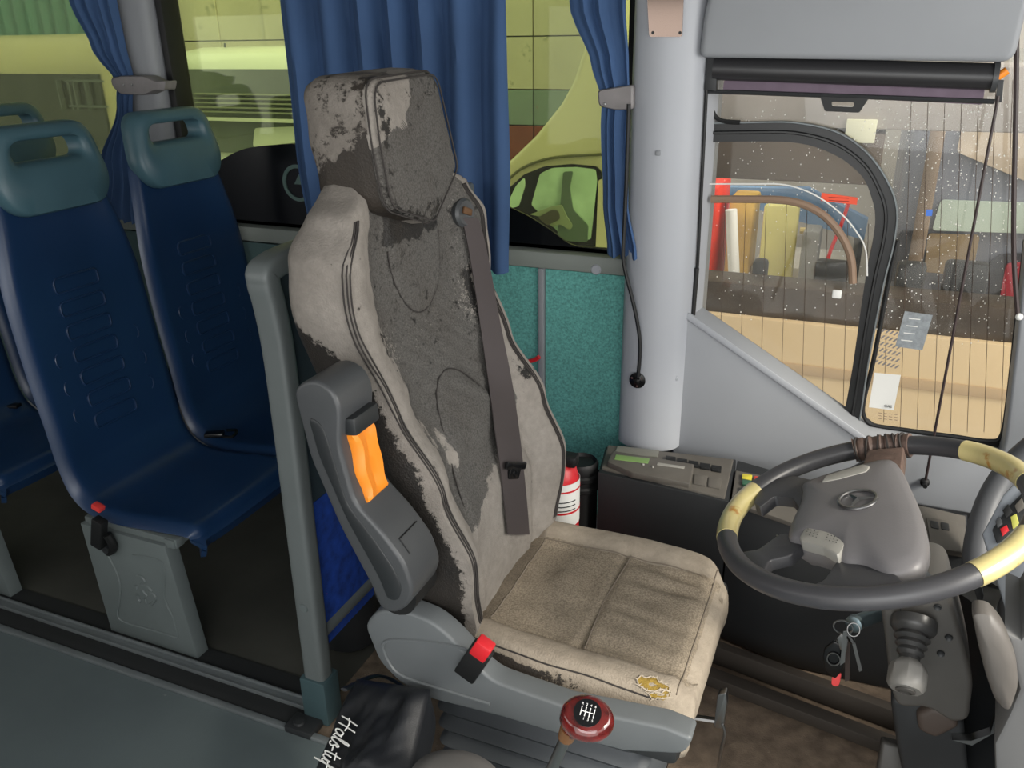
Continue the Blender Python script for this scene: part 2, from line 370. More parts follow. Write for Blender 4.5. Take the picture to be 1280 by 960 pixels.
# rain drops on the glass
dr = MB(); rd = random.Random(3)
for i in range(900):
    if rd.random() < .72: px, py = rd.uniform(1095, 1275), rd.uniform(100, 430)
    else: px, py = rd.uniform(890, 1100), rd.uniform(125, 400)
    if px > 1100 and rd.random() < .15: py = rd.uniform(130, 250)
    q = W(px, py, y=2.398); r = rd.uniform(.0008, .0022)
    dr.add([q+V((r, 0, 0)), q+V((0, 0, r*1.2)), q+V((-r, 0, 0)), q+V((0, 0, -r*1.2)), q+V((0, -r*.6, 0))], [(0, 1, 4), (1, 2, 4), (2, 3, 4), (3, 0, 4), (3, 2, 1, 0)])
dr.obj('rain_drop', mat('rain_drop', (225, 225, 220), .1, spec=1), dw, kind='stuff')
# perforated printed pattern
pp = MB()
for i in range(6):
    for k in range(6):
        q = W(1099+i*5.2-k*.8, 412+k*8+i*1.3, y=2.397); r = .0065
        pp.add([q+V((-r, 0, -r*.7)), q+V((-r*.3, 0, -r*.9)), q+V((r, 0, r*.7)), q+V((r*.3, 0, r*.9))], [(0, 1, 2, 3)])
pp.obj('printed_grid', M_tie, dw, kind='stuff')
# stickers
s1 = wp([(1131, 389), (1166, 394), (1153, 438), (1119, 433)], y=2.396)
st = MB().prism(s1, (0, .001, 0)).obj('sticker', mat('grey_sticker', (142, 148, 152), .5, var=.2, vscale=120), None)
tag(st, 'tilted silver-grey sticker on the driver window above the white card', 'sticker')
lm = MB()
for i in range(4):
    a_ = W(1136+0*i-i*3.2, 398+i*9, y=2.3955); lm.box(tuple(a_-V((.0, .0004, .0012))), tuple(a_+V((.028, 0, .0012))))
lm.obj('printed_line', M_white, st, kind='stuff')
s2 = wp([(1093, 466), (1126, 469), (1117, 513), (1086, 509)], y=2.396)
st = MB().prism(s2, (0, .001, 0)).obj('card', M_white, None); tag(st, 'white rectangular card on the driver window below the grey sticker', 'card')
q = W(1110, 508, y=2.3945); text_mb('GAS', .011, basis(q, (1, 0, 0), (0, 0, 1)), .0003).obj('lettering', M_black, st)
s3 = wp([(1027, 241), (1072, 247), (1071, 256), (1026, 251)], y=2.396)
st = MB().prism(s3, (0, .001, 0)).obj('sticker', mat('red_orange_sticker', (236, 82, 48), .5), None); tag(st, 'small orange-red warning sticker at the top of the sliding pane', 'sticker')
lm = MB()
for i in range(2):
    a_ = W(1036, 246.5+i*4, y=2.3955); lm.box(tuple(a_-V((.0, .0004, .0008))), tuple(a_+V((.05, 0, .0008))))
lm.obj('printed_line', mat('dark_red', (130, 30, 20), .6), st, kind='stuff')
s4 = wp([(1158, 262), (1166, 262), (1165, 270), (1157, 270)], y=2.396)
tag(MB().prism(s4, (0, .001, 0)).obj('sticker', mat('blue_sticker', (70, 120, 215), .5), None), 'tiny square blue sticker in the front pane of the driver window', 'sticker')
fp_ = MB()
for i in range(3):
    for k in range(4):
        a_ = W(1098+k*6.5, 516+i*3.5+k*.6, y=2.3955); fp_.box(tuple(a_-V((.0, .0004, .0007))), tuple(a_+V((.009, 0, .0007))))
fp_.obj('glass_print', M_tape, dw, kind='stuff')

# roller blind
rb = thing('roller_blind', 'dark roller sunblind rolled up above the driver window', 'blind', W(893, 110, y=2.3))
a, b = W(893, 85, y=2.30), W(1243, 96, y=2.30)
MB().tube([a, b], .029, 24).obj('roller_tube', mat('black_roller', (44, 44, 46), .35), rb)
MB().prism(rpoly(wp([(905, 100), (1232, 106), (1228, 131), (1000, 120), (903, 118)], y=2.305), .006), (0, .006, 0)).obj('blind_fabric', mat('mauve_grey_fabric', (104, 90, 104), .8, var=.1, vscale=30), rb)
MB().tube([W(884, 114, y=2.302), W(1243, 127, y=2.302)], .0055, 8).obj('bottom_bar', M_dark, rb)
h = MB().ring(rpoly(wp([(1025, 121), (1086, 123), (1074, 141), (1031, 139)], y=2.297), .004, 3), rpoly(wp([(1039, 127), (1068, 128), (1067, 134), (1040, 133)], y=2.297), .006, 3), (0, .006, 0)); h.obj('pull_handle', M_black, rb)
MB().prism(wp([(883, 70), (897, 70), (895, 114), (880, 112)], y=2.285), (0, .03, 0), .003).obj('bracket', M_dark, rb)
e = W(1247, 96, y=2.30); MB().tube([W(1240, 96, y=2.30), e], .034, 20).obj('end_cap', M_arm, rb)
MB().tube([e, W(1259, 88, y=2.30)], .009, 10).obj('orange_pin', M_orange, rb)
MB().prism(wp([(1248, 100), (1255, 100), (1252, 128), (1244, 128)], y=2.295), (0, .01, 0)).obj('bracket', M_dark, rb)
MB().tube([W(884, 95, y=2.29), W(872, 330, y=2.31), W(855, 546, y=2.33)], .0045, 8).tube([W(871, 335, y=2.31), W(866, 395, y=2.312)], .007, 8).obj('guide_cord', M_black, rb)
MB().lathe([(.007, 0), (.008, .03), (.004, .034)], W(855, 552, y=2.33), (0, 0, 1), 12).obj('cord_anchor', M_black, rb)
MB().tube([W(1248, 120, y=2.265), W(1210, 320, y=2.265), W(1157, 600, y=2.265)], .0035, 8).obj('guide_cord', mat('brown_black_cord', (48, 36, 36), .5), rb)
q = W(1156, 602, y=2.288); MB().lathe([(.012, 0), (.012, .008), (.006, .012), (.006, .03)], q+V((0, .0, 0)), (0, -1, 0), 14).obj('cord_anchor', M_black, rb)
# right seal cord & A pillar
ap = MB().tube(cr(wp([(1272, -40), (1270, 120), (1267, 300), (1272, 396)], y=2.30), 6), .0055, 8)
tag(ap.obj('cord', mat('brown_black_cord', (48, 36, 36), .5)), 'thin dark vertical cord at the front end of the driver window', 'cord')
tag(MB().ball(W(1274, 396, y=2.295), .009).obj('knob', M_white), 'small white knob at the lower end of the vertical cord', 'knob')
struct('trim_10', MB().prism(rpoly(wp([(1284, 300), (1272, 420), (1256, 555), (1225, 660), (1300, 700), (1340, 300)], y=2.32), .02), (0, .08, 0), .012, 3), M_trim)
o = bpy.data.objects['wall_left_driver']

# ================================================================== MIRROR PLATE, MICROPHONE
mp = MB().prism(rpoly(wp([(808, -30), (856, -32), (853, 46), (812, 46)], y=2.222), .006), (0, -.004, 0)).obj('mirror_plate', mat('polished_plate', (150, 132, 122), .12, .9))
tag(mp, 'small polished metal mirror plate screwed to the pale pillar', 'mirror')
for q in ((816, 41), (850, 41)):
    MB().lathe([(.004, 0), (.003, .003), (0, .003)], W(*q, y=2.218), (0, -1, 0), 10).obj('screw', M_dark, mp)
mic = thing('gooseneck_cable', 'black cable rising from a round screwed base on the pillar foot', 'cable', W(797, 475, y=2.25))
MB().tube(cr(wp([(797, 472), (799, 455), (800, 430), (797, 405), (790, 372), (783, 345), (779, 320), (781, 270), (784, 200), (786, 130)], y=2.205), 5), .0055, 8).obj('stem', M_black, mic)
q = W(797, 475, y=2.226); MB().lathe([(.024, 0), (.024, .005), (.012, .008), (.010, .018), (0, .02)], q, (0, -1, 0), 24).obj('base', M_blackg, mic)
for a in range(3):
    t = .6+a*2*pi/3; MB().lathe([(.0035, 0), (.003, .003), (0, .003)], q+V((cos(t)*.017, -.005, sin(t)*.017)), (0, -1, 0), 8).obj('screw', M_steel, mic)

# ================================================================== CURTAINS
def curtain(name, label, rows, pleats, amp, yb, group='blue curtains at the side windows', nr=26, seed=1):
    """rows: list of (z, xl, xr, amplitude factor)"""
    mb = MB(); R = []; z0 = rows[0][0]; z1 = rows[-1][0]; N = pleats*10
    for i in range(nr+1):
        z = z0+(z1-z0)*i/nr
        for k in range(len(rows)-1):
            if rows[k][0] >= z >= rows[k+1][0] or k == len(rows)-2: break
        A, B = rows[k], rows[k+1]; t = (z-A[0])/(B[0]-A[0]) if B[0] != A[0] else 0; t = max(0, min(1, t)); t = t*t*(3-2*t)
        xl, xr, af = [A[j]+(B[j]-A[j])*t for j in (1, 2, 3)]
        row = []
        for j in range(N+1):
            u = j/N; ph = u*pleats*2*pi+.7*sin(3*u*pi+seed)+.5*nz((u*3, z*1.3, seed))
            yy = yb+amp*af*(sin(ph)+.35*sin(2*ph+1))+.01*nz((u*4, z*3, seed+5))
            dz = .004*sin(ph*1.0+1) if i == nr else 0
            xx = xl+(xr-xl)*(u+.012*cos(ph)*af)
            row.append(V((xx, yy, z+dz)))
        R.append(row)
    mb.sheet(R, .0025, (0, 1, 0)); o = mb.obj(name, M_curt, smooth=60); return tag(o, label, 'curtain', group)
xl = W(341, 0, y=2.26).x; xr = W(632, 0, y=2.26).x; xr2 = W(630, 300, y=2.24).x
zt = 1.93; zbt = W(612, 340, y=2.24).z
cu2 = curtain('curtain', 'wide blue curtain hanging open behind the driver seat', [(zt, xl, xr, 1), (1.3, xl+.0, xr+.0, 1), (zbt, xl+.02, xr2, 1.15)], 7, .026, 2.262)
yc = 2.24
def X(px, py): return W(px, py, y=yc).x
def Z(px, py): return W(px, py, y=yc).z
curtain('curtain', 'blue curtain gathered in a tie beside the pale driver pillar', [
    (zt, X(690, -40), X(783, -40), 1), (Z(720, 0), X(709, 0), X(782, 0), 1), (Z(740, 90), X(739, 90), X(786, 90), .8), (Z(745, 122), X(752, 122), X(787, 122), .55),
    (Z(750, 150), X(750, 150), X(784, 150), .6), (Z(755, 250), X(752, 250), X(786, 250), .8), (Z(760, 320), X(757, 320), X(797, 320), 1.3)], 3, .011, yc, seed=2)
yc = 2.27
curtain('curtain', 'narrow blue curtain tied to the rear window post above the passenger seats', [
    (zt, X(55, -60), X(130, -60), 1), (Z(85, 0), X(87, 0), X(142, 0), 1), (Z(120, 60), X(113, 50), X(152, 50), .8), (Z(145, 105), X(146, 105), X(166, 105), .5),
    (Z(145, 130), X(146, 130), X(162, 130), .6), (Z(130, 210), X(128, 210), X(168, 210), 1), (Z(130, 275), X(124, 280), X(174, 280), 1.1)], 4, .012, yc, seed=4)
# ties
def tie(pts, label, screws, y=2.235):
    P = rpoly(wp(pts, y=y), .01, 3); t = MB()
    c = sum(P, V((0, 0, 0)))/len(P); n0 = len(P)
    t.loft([[c+(p-c)*s+V((0, d, 0)) for p in P] for s, d in ((.9, 0), (1, .005), (1, .055), (.9, .06))])
    o = t.obj('curtain_tie', M_tie); tag(o, label, 'curtain tie')
    for s in screws: MB().lathe([(.004, 0), (.0035, .003), (0, .004)], W(*s, y=y), (0, -1, 0), 8).obj('snap_button', M_steel, o)
    return o
tie([(137, 98), (150, 95), (180, 95), (195, 102), (206, 101), (204, 114), (196, 112), (180, 119), (150, 118), (139, 108)], 'grey vinyl tie holding the narrow curtain to the rear post', [(155, 106), (165, 106)])
tie([(746, 113), (770, 109), (791, 106), (791, 137), (770, 138), (748, 133)], 'grey vinyl tie round the curtain by the driver pillar', [(756, 130)], y=2.225)

# ================================================================== PASSENGER SEATS
def pass_shell(cy=1.605):
    """moulded blue shell as one curved sheet: pan then backrest, edges rolled backwards"""
    # spine (x, z) from pan front lip to head top
    sp = [(-1.505, .36), (-1.492, .395), (-1.515, .428), (-1.60, .428), (-1.75, .415), (-1.84, .418), (-1.895, .45), (-1.92, .52), (-1.935, .65), (-1.955, .80), (-1.975, 1.0), (-1.995, 1.15), (-2.015, 1.25), (-2.02, 1.285)]
    hw = [.213, .219, .224, .226, .226, .226, .226, .226, .226, .226, .220, .195, .172, .150]
    P = cr([(x, 0, z) for x, z in sp], 6); H = [v.x for v in cr([(h, 0, 0) for h in hw], 6)]
    n = len(P); F = []
    NU = 24
    for i in range(n):
        t = (P[min(i+1, n-1)]-P[max(i-1, 0)]).normalized(); nn = V((-t.z, 0, t.x))   # points to sitter side
        if nn.x < 0 and P[i].z > .5: nn = -nn
        if P[i].z <= .5 and nn.z < 0: nn = -nn
        row = []
        for k in range(NU+1):
            u = -1+2*k/NU; e = max(0, abs(u)-.86)/.14
            dish = -.016*(1-abs(u)**3) if P[i].z > .5 else -.010*(1-abs(u)**4)
            row.append(P[i]+V((0, u*H[i]*(1-.0), 0))+V((0, cy, 0))+nn*(dish-.028*e*e))
        F.append(row)
    return F
F0 = pass_shell()
def shell_pt(z, u):
    """point on the front of the backrest of the first seat"""
    rows = [r for r in F0 if r[12].x < -1.88 and r[12].z > .46]; j = max(0, min(len(rows)-2, sum(r[12].z < z for r in rows)-1))
    t = (z-rows[j][12].z)/(rows[j+1][12].z-rows[j][12].z); k = max(0, min((u+1)*12, 23.99)); i = int(k)
    return rows[j][i].lerp(rows[j][i+1], k-i).lerp(rows[j+1][i].lerp(rows[j+1][i+1], k-i), t)
def rrect_path(z, yc_, w, h, r=.016):
    """rounded rectangle line on shell"""
    pts = []
    for a, (sx, sz) in zip((0, 90, 180, 270), ((1, 1), (-1, 1), (-1, -1), (1, -1))):
        for k in range(4):
            t = radians(a+k*30); pts.append((yc_+sx*(w/2-r)+cos(t)*r, z+sz*(h/2-r)+sin(t)*r))
    out = []
    for y, z_ in pts:
        out.append(shell_pt(z_, (y-1.605)/.23)+V((.0012, 0, 0)))
    return out
ps = thing('passenger_seat', 'blue moulded passenger seat by the aisle with a red belt buckle', 'seat', (-1.7, 1.605, .40), 'blue moulded passenger seats')
MB().sheet(F0, .014).obj('shell', M_blue, ps, smooth=60)
# raised ribs (embossed pads)
for i, z in enumerate((.99, .925, .86, .795, .73, .665, .60)):
    p = rrect_path(z, 1.605-.01, .15, .040, .013); MB().tube(p, .0034, 6, loop=True).obj('embossed_rib', M_blue, ps)
for sy in (-1, 1):
    for z in (.80, .72, .64):
        pts = [shell_pt(z+.02*cos(t), (sy*(.135+.012*sin(t)))/.23)+V((.001, 0, 0)) for t in [0, .6, 1.2, 1.8, 2.4, 3.0]]
        MB().tube(pts, .002, 5).obj('embossed_arc', M_blue, ps)
# head pad with grip slot
def head_pad(cy=1.605):
    def outl(s, inner=False):
        if inner: pts = [(-.104, .060), (.104, .060), (.108, .006), (-.108, .006)]; r = .024
        else: pts = [(-.150, .098), (.150, .098), (.178, -.06), (.135, -.125), (-.135, -.125), (-.178, -.06)]; r = .05
        return rpoly([(0, a*s, b*s) for a, b in pts], r, 5)
    zc = 1.308
    def place(p, d):
        z = zc+p.z; x = -2.005-(z-1.2)*.19+d - .10*(p.y*p.y)*4*.35
        return V((x, cy+p.y, z))
    O = outl(1); I = outl(1, True)
    # resample to equal count
    def res(L, n=72):
        L = L+[L[0]]; d = [0]
        for i in range(1, len(L)): d.append(d[-1]+(L[i]-L[i-1]).length)
        out = []
        for k in range(n):
            s = d[-1]*k/n
            for i in range(1, len(d)):
                if d[i] >= s: break
            t = (s-d[i-1])/max(1e-9, d[i]-d[i-1]); out.append(L[i-1].lerp(L[i], t))
        c = V((0, 0, 0)); 
        k0 = min(range(n), key=lambda k: abs(math.atan2(out[k].z-.03, out[k].y)-pi/2)); return out[k0:]+out[:k0]
    O = res(O); I = res(I)
    rings = []
    for s, d in ((.97, -.02), (1, 0), (1.0, .012), (.975, .030), (.93, .040)): rings.append([place(p*s, d) for p in O])
    for t, d in ((.5, .044), (.85, .040)): rings.append([place((O[i]*.93).lerp(I[i], t), d) for i in range(len(O))])
    rings.append([place(p, .030) for p in I]); rings.append([place(p, -.02) for p in I])
    return MB().loft(rings, loop=True, cap=False)
head_pad().obj('head_pad', M_pad, ps, smooth=60)
# belt buckle on the aisle side
bk = MB().box((-.018, -.013, -.05), (.018, .013, .045), .004, M=Matrix.Translation(W(124, 665, y=1.345)) @ Matrix.Rotation(radians(18), 4, 'Y')).obj('belt_buckle', M_black, ps)
MB().box((-.015, -.009, .0), (.015, .012, .016), .003, M=Matrix.Translation(W(122, 637, y=1.348)) @ Matrix.Rotation(radians(18), 4, 'Y')).obj('buckle_button', mat('dull_red', (214, 62, 58), .4), bk)
MB().tube(cr([W(134, 668, y=1.35), W(142, 684, y=1.36), W(136, 690, y=1.37)], 4), .012, 8).obj('buckle_stalk', M_black, ps)
# window seat: copy, without its own buckle but with a loose buckle lying on the pan
s2_ = copy_tree(ps, 'blue moulded passenger seat under the window behind the front partition', (0, .458, 0), skip=('belt_buckle', 'buckle_stalk'))
lb = MB().box((-.03, -.016, -.006), (.03, .016, .008), .004, M=Matrix.Translation(W(268, 543, z=.435)) @ Matrix.Rotation(.5, 4, 'Z')).tube(cr([W(275, 545, z=.433), W(290, 546, z=.433), W(296, 538, z=.435), W(284, 538, z=.45)], 4), .005, 6)
lb = lb.obj('belt_clip', M_blackg, None); tag(lb, 'black seat belt clip lying on the seam between the two front passenger seats', 'belt clip')
s3_ = copy_tree(ps, 'blue passenger seat of the second row at the left edge, aisle side', (-.745, 0, 0), skip=('embossed', 'belt_buckle', 'buckle_stalk'))
s4_ = copy_tree(ps, 'blue passenger seat of the second row, its rounded head pad just showing', (-.745, .458, 0), skip=('embossed', 'belt_buckle', 'buckle_stalk'))
tag(MB().box((-.03, -.015, -.006), (.03, .015, .006), .003, M=Matrix.Translation(W(14, 507, z=.44)) @ Matrix.Rotation(.3, 4, 'Z')).obj('belt_clip', M_blackg), 'belt clip lying on the second row seat at the left edge', 'belt clip')
# pedestal
def pedestal(dx, label):
    t = thing('seat_pedestal', label, 'seat frame', (-1.72+dx, 1.40, 0), 'grey pedestals under the passenger seats')
    Y0 = 1.372
    lp = [V((-1.885, Y0, .0)), V((-1.56, Y0, .0)), V((-1.60, Y0, .362)), V((-1.905, Y0, .362))]
    MB().prism([p+V((dx, 0, 0)) for p in lp], (0, .045, 0), .004).obj('panel', M_ped, t)
    k = MB()
    for L in ([(131, 687), (144, 712), (150, 731), (149, 752), (147, 769), (156, 778), (190, 788), (223, 798)], [(166, 694), (203, 703), (205, 744), (210, 760), (216, 772), (223, 797)]):
        k.tube([p+V((dx, 0, 0)) for p in cr(wp(L, y=Y0-.001), 4)], .0032, 6)
    k.obj('embossed_outline', M_ped, t)
    k = MB()
    for L in ([(171, 720), (178, 722), (181, 727)], [(176, 731), (184, 733), (190, 739)], [(170, 732), (171, 736)], [(185, 739), (193, 744), (194, 751), (188, 756)], [(172, 743), (173, 749), (176, 752)], [(181, 748), (183, 754)], [(178, 738), (184, 745)]):
        k.tube([p+V((dx, 0, 0)) for p in cr(wp(L, y=Y0-.001), 3)], .0042, 6)
    k.obj('embossed_mark', M_ped, t)
    MB().box((-1.90+dx, 1.385, .352), (-1.57+dx, 1.415, .380), .004).box((-1.90+dx, 2.22, .352), (-1.57+dx, 2.25, .380), .004).box((-1.88+dx, 1.38, .352), (-1.84+dx, 2.3, .378), .004).box((-1.61+dx, 1.38, .352), (-1.575+dx, 2.3, .378), .004).obj('rail', M_ped, t)
    MB().lathe([(.012, 0), (.012, .02), (.0, .022)], W(138, 683, y=1.37)+V((dx, 0, 0)), (0, -1, 0), 12).obj('bolt', M_dark, t)
pedestal(0, 'grey embossed pedestal under the front passenger seats')
pedestal(-.745, 'grey pedestal of the second seat row, cut by the left edge')

# ================================================================== PARTITION behind driver
XP = -1.11
pt = thing('driver_partition', 'grey tubular partition with blue patterned panel behind the driver seat', 'partition', (XP, 1.4, 0))
up = [W(399, 850, x=XP), W(366, 560, x=XP), W(352, 440, x=XP), W(343, 385, x=XP), W(330, 345, x=XP), W(333, 328, x=XP), W(355, 318, x=XP), W(420, 300, x=XP)]
ub = [V((XP, 1.328, .10)), V((XP, 1.333, .55)), V((XP, 1.336, .8)), V((XP, 1.335, 1.0)), V((XP, 1.325, 1.10)), V((XP, 1.317, 1.145)), V((XP, 1.335, 1.170)), V((XP, 1.5, 1.178)), V((XP, 2.25, 1.178))]
path = cr(ub, 6)
mb = MB(); rings = []
for i, p in enumerate(path):
    t = (path[min(i+1, len(path)-1)]-path[max(i-1, 0)]).normalized(); nn = V((1, 0, 0)).cross(t)
    w_, d_ = .030, .024
    rr = rpoly([p+nn*a+V((b, 0, 0)) for a, b in ((-d_, -w_), (d_, -w_), (d_, w_), (-d_, w_))], .014, 3); rings.append(rr)
mb.loft(rings).obj('frame', mat('partition_grey', (98, 104, 104), .45, var=.06, vscale=8), pt)
MB().box((XP-.038, 1.298, 0), (XP+.036, 1.362, .135), .006).obj('base_sleeve', mat('teal_grey_sleeve', (62, 82, 86), .45, dirt=((130, 140, 140), 60, .7)), pt)
MB().box((XP-.06, 1.245, 0), (XP+.02, 1.30, .02), .004).lathe([(.016, 0), (.014, .006), (0, .008)], V((XP-.03, 1.27, .02)), (0, 0, 1), 12).obj('foot_plate', M_dark, pt)
MB().box((XP-.008, 1.345, .60), (XP+.008, 2.28, 1.17)).obj('upper_panel', mat('partition_panel_dark', (46, 60, 68), .7), pt)
# blue patterned panel (woven cloth with red and light speckles)
m = mat('blue_pattern_cloth', (18, 62, 150), .95, var=.4, vscale=30, bump=.3, dirt=((190, 40, 70), 16, .66)); 
MB().box((XP-.006, 1.36, .20), (XP+.010, 2.28, .60)).obj('patterned_panel', m, pt)
MB().tube([V((XP, 1.35, .245)), V((XP, 1.75, .245)), V((XP, 2.27, .245))], .021, 10).obj('lower_rail', MATS['partition_grey'], pt)
q = W(378, 722, x=XP+.031); q.y = 1.385; MB().lathe([(.012, 0), (.011, .003), (0, .004)], V((XP, 1.307, .35)), (0, -1, 0), 14).obj('screw_cap', M_ped, pt)
for zz in (1.0, .78): pass
tb = thing('fold_table', 'small rounded grey table ledge on the back of the partition', 'table', W(325, 430, y=1.5))
tz = W(300, 433, y=1.6).z
tp = rpoly([(XP-.01, 1.50, tz), (XP-.20, 1.50, tz), (XP-.20, 1.80, tz), (XP-.01, 1.80, tz)], [.01, .07, .07, .01], 6)
MB().prism(tp, (0, 0, -.018), .004).obj('table_top', mat('ledge_grey_green', (104, 128, 126), .4), tb)
MB().box((XP-.12, 1.52, tz-.06), (XP-.01, 1.60, tz-.018), .006).obj('bracket', M_dark, tb)
bn = MB().lathe([(.075, 0), (.085, .01), (.095, .22), (.09, .225), (.0, .225)], (-1.22, 1.62, 0), (0, 0, 1), 28).obj('waste_bin', M_dark); tag(bn, 'dark round bin on the floor behind the partition foot', 'bin')

# ================================================================== DRIVER'S SEAT
ds = thing('driver_seat', 'tall worn grey driver seat with peeling upholstery and raised armrest', 'driver seat', (-.48, 1.47, 0))
CY = 1.465
def fabric(name, light, darkc, midc, ribs=True):
    """worn cover: attribute 'wear' r = dark backing exposed, g = smooth dark mesh, b = grime and plain brown tint"""
    m = bpy.data.materials.new(name); m.use_nodes = True; nt = m.node_tree; N = nt.nodes; L = nt.links; b = N['Principled BSDF']
    b.inputs['Roughness'].default_value = .93; b.inputs['Specular IOR Level'].default_value = .25
    at = N.new('ShaderNodeAttribute'); at.attribute_name = 'wear_tint'; sp = N.new('ShaderNodeSeparateColor'); L.new(at.outputs['Color'], sp.inputs[0])
    tc = N.new('ShaderNodeTexCoord')
    def tex(scale, detail=8, rough=.6):
        n = N.new('ShaderNodeTexNoise'); n.inputs['Scale'].default_value = scale; n.inputs['Detail'].default_value = detail; n.inputs['Roughness'].default_value = rough; L.new(tc.outputs['Object'], n.inputs['Vector']); return n
    def math_(op, a, b_, **k):
        n = N.new('ShaderNodeMath'); n.operation = op
        for i, v in enumerate((a, b_)):
            if isinstance(v, (int, float)): n.inputs[i].default_value = v
            else: L.new(v, n.inputs[i])
        return n.outputs[0]
    def mask(ch, sc, w=.03, rough=.7):
        n = tex(sc, 10, rough); s = math_('ADD', ch, n.outputs['Fac']); r = N.new('ShaderNodeMapRange'); r.inputs[1].default_value = 1.0-w; r.inputs[2].default_value = 1.0+w
        L.new(s, r.inputs[0]); return r.outputs[0]
    def mix(f, a, b_):
        x = N.new('ShaderNodeMix'); x.data_type = 'RGBA'
        if isinstance(f, (int, float)): x.inputs[0].default_value = f
        else: L.new(f, x.inputs[0])
        for i, v in ((6, a), (7, b_)):
            if isinstance(v, tuple): x.inputs[i].default_value = (*v, 1)
            else: L.new(v, x.inputs[i])
        return x.outputs[2]
    v1 = tex(60, 6); base = mix(v1.outputs['Fac'], tuple(v*.72 for v in lin(light)), tuple(min(1, v*1.2) for v in lin(light)))
    wv = N.new('ShaderNodeTexVoronoi'); wv.inputs['Scale'].default_value = 260; L.new(tc.outputs['Object'], wv.inputs['Vector'])
    mesh = mix(wv.outputs['Distance'], tuple(v*1.25 for v in lin(midc)), tuple(v*.55 for v in lin(midc)))
    mk_g = mask(sp.outputs[1], 28, .04); c1 = mix(mk_g, base, mesh)
    mk_r = mask(sp.outputs[0], 34, .02, .78); c2 = mix(mk_r, c1, lin(darkc))
    gr = mask(sp.outputs[2], 9, .35); c3 = mix(math_('MULTIPLY', gr, .6), c2, lin((66, 58, 50)))
    fl = mask(at.outputs['Alpha'], 150, .03, .85); c4 = mix(math_('MULTIPLY', fl, .8), c3, tuple(min(1, v*1.25) for v in lin(light)))
    L.new(c4, b.inputs['Base Color'])
    r_ = N.new('ShaderNodeMapRange'); r_.inputs[3].default_value = .93; r_.inputs[4].default_value = .5; L.new(mk_r, r_.inputs[0]); L.new(r_.outputs[0], b.inputs['Roughness'])
    n2 = tex(380, 3); h = math_('ADD', math_('MULTIPLY', n2.outputs['Fac'], .5), math_('MULTIPLY', wv.outputs['Distance'], .6))
    h = math_('SUBTRACT', h, math_('MULTIPLY', mk_r, 1.2)); n3 = tex(45, 4); h = math_('ADD', h, math_('MULTIPLY', n3.outputs['Fac'], .8))
    bp = N.new('ShaderNodeBump'); bp.inputs['Strength'].default_value = .55; bp.inputs['Distance'].default_value = .0022; L.new(h, bp.inputs['Height']); L.new(bp.outputs[0], b.inputs['Normal'])
    return m
M_fab = fabric('worn_grey_fabric', (146, 140, 133), (34, 34, 34), (92, 90, 87))
M_cush = fabric('worn_beige_cushion', (162, 151, 136), (44, 42, 40), (150, 138, 121))
def paint(o, fn):
    me = o.data; ca = me.color_attributes.new('wear_tint', 'FLOAT_COLOR', 'POINT')
    for i, v in enumerate(me.vertices):
        c = fn(v.co); ca.data[i].color = c if len(c) == 4 else (*c, 0)
# backrest ----------------------------------------------------------
def interp(T, z):
    if z <= T[0][0]: return T[0][1]
    for i in range(len(T)-1):
        if z <= T[i+1][0]:
            a, b = T[i], T[i+1]; t = (z-a[0])/(b[0]-a[0]); t = t*t*(3-2*t); return a[1]+(b[1]-a[1])*t
    return T[-1][1]
XC = [(.40, -.665), (.52, -.665), (.66, -.672), (.80, -.72), (.95, -.79), (1.1, -.838), (1.2, -.848), (1.30, -.855), (1.36, -.88)]
HW = [(.40, .185), (.48, .235), (.60, .268), (.75, .276), (.95, .268), (1.05, .268), (1.15, .285), (1.23, .280), (1.30, .235), (1.345, .165), (1.37, .10)]
BO = [(.40, .015), (.50, .050), (.65, .066), (.85, .058), (1.0, .040), (1.12, .038), (1.22, .040), (1.32, .022), (1.37, .0)]
TH = [(.40, .07), (.50, .11), (.8, .125), (1.1, .112), (1.25, .10), (1.33, .07), (1.37, .04)]
def bprof(u):
    a = abs(u)
    if a < .5: return .10*(a/.5)**2
    return .10+.90*smooth01(.5, .90, a)
def wrinkle(y, z):
    w = 0
    # diagonal creases in the middle third
    if .82 < z < 1.12: w += .0035*sin((z*1.0+(y-CY)*.75)*150+3*nz((y*6, z*6, 1)))*smooth01(.82, .9, z)*(1-smooth01(1.03, 1.12, z))*(1-smooth01(.12, .2, abs(y-CY)))
    w += .004*nz((y*14, z*14, 3))+.0015*nz((y*50, z*50, 4))
    # raised lumbar cushion and pocket of head area
    d = sqrt(((y-CY+.005)/.16)**2+((z-.62)/.33)**2); w += .016*(1-smooth01(.93, 1.04, d))
    d = sqrt(((y-CY)/.105)**2+((z-1.22)/.15)**2); w += .012*(1-smooth01(.93, 1.04, d))
    return w
def bsurf(z, u):
    return V((interp(XC, z)+interp(BO, z)*bprof(u)+wrinkle(CY+u*interp(HW, z), z)*(1-smooth01(.8, 1, abs(u))), CY+u*interp(HW, z), z))
def back_ring(z):
    xc, hw, bo, th = interp(XC, z), interp(HW, z), interp(BO, z), interp(TH, z); R = []
    for k in range(49):
        u = -1+2*k/48; R.append(bsurf(z, u))
    xf = xc+bo; xb = xc-th
    for s, (a, b) in enumerate([(1.02, .12), (1.045, .35), (1.05, .6), (1.03, .82), (.97, .97), (.85, 1.03), (.5, 1.06), (0, 1.07), (-.5, 1.06), (-.85, 1.03), (-.97, .97), (-1.03, .82), (-1.05, .6), (-1.045, .35), (-1.02, .12)]):
        R.append(V((xf+(xb-xf)*b, CY+a*hw, z+.004*nz((a*5, z*9, b*4)))))
    return R
zsl = [.40+(.97)*i/90 for i in range(91)]
back = MB().loft([back_ring(z) for z in zsl]).obj('backrest', M_fab, ds, smooth=60)
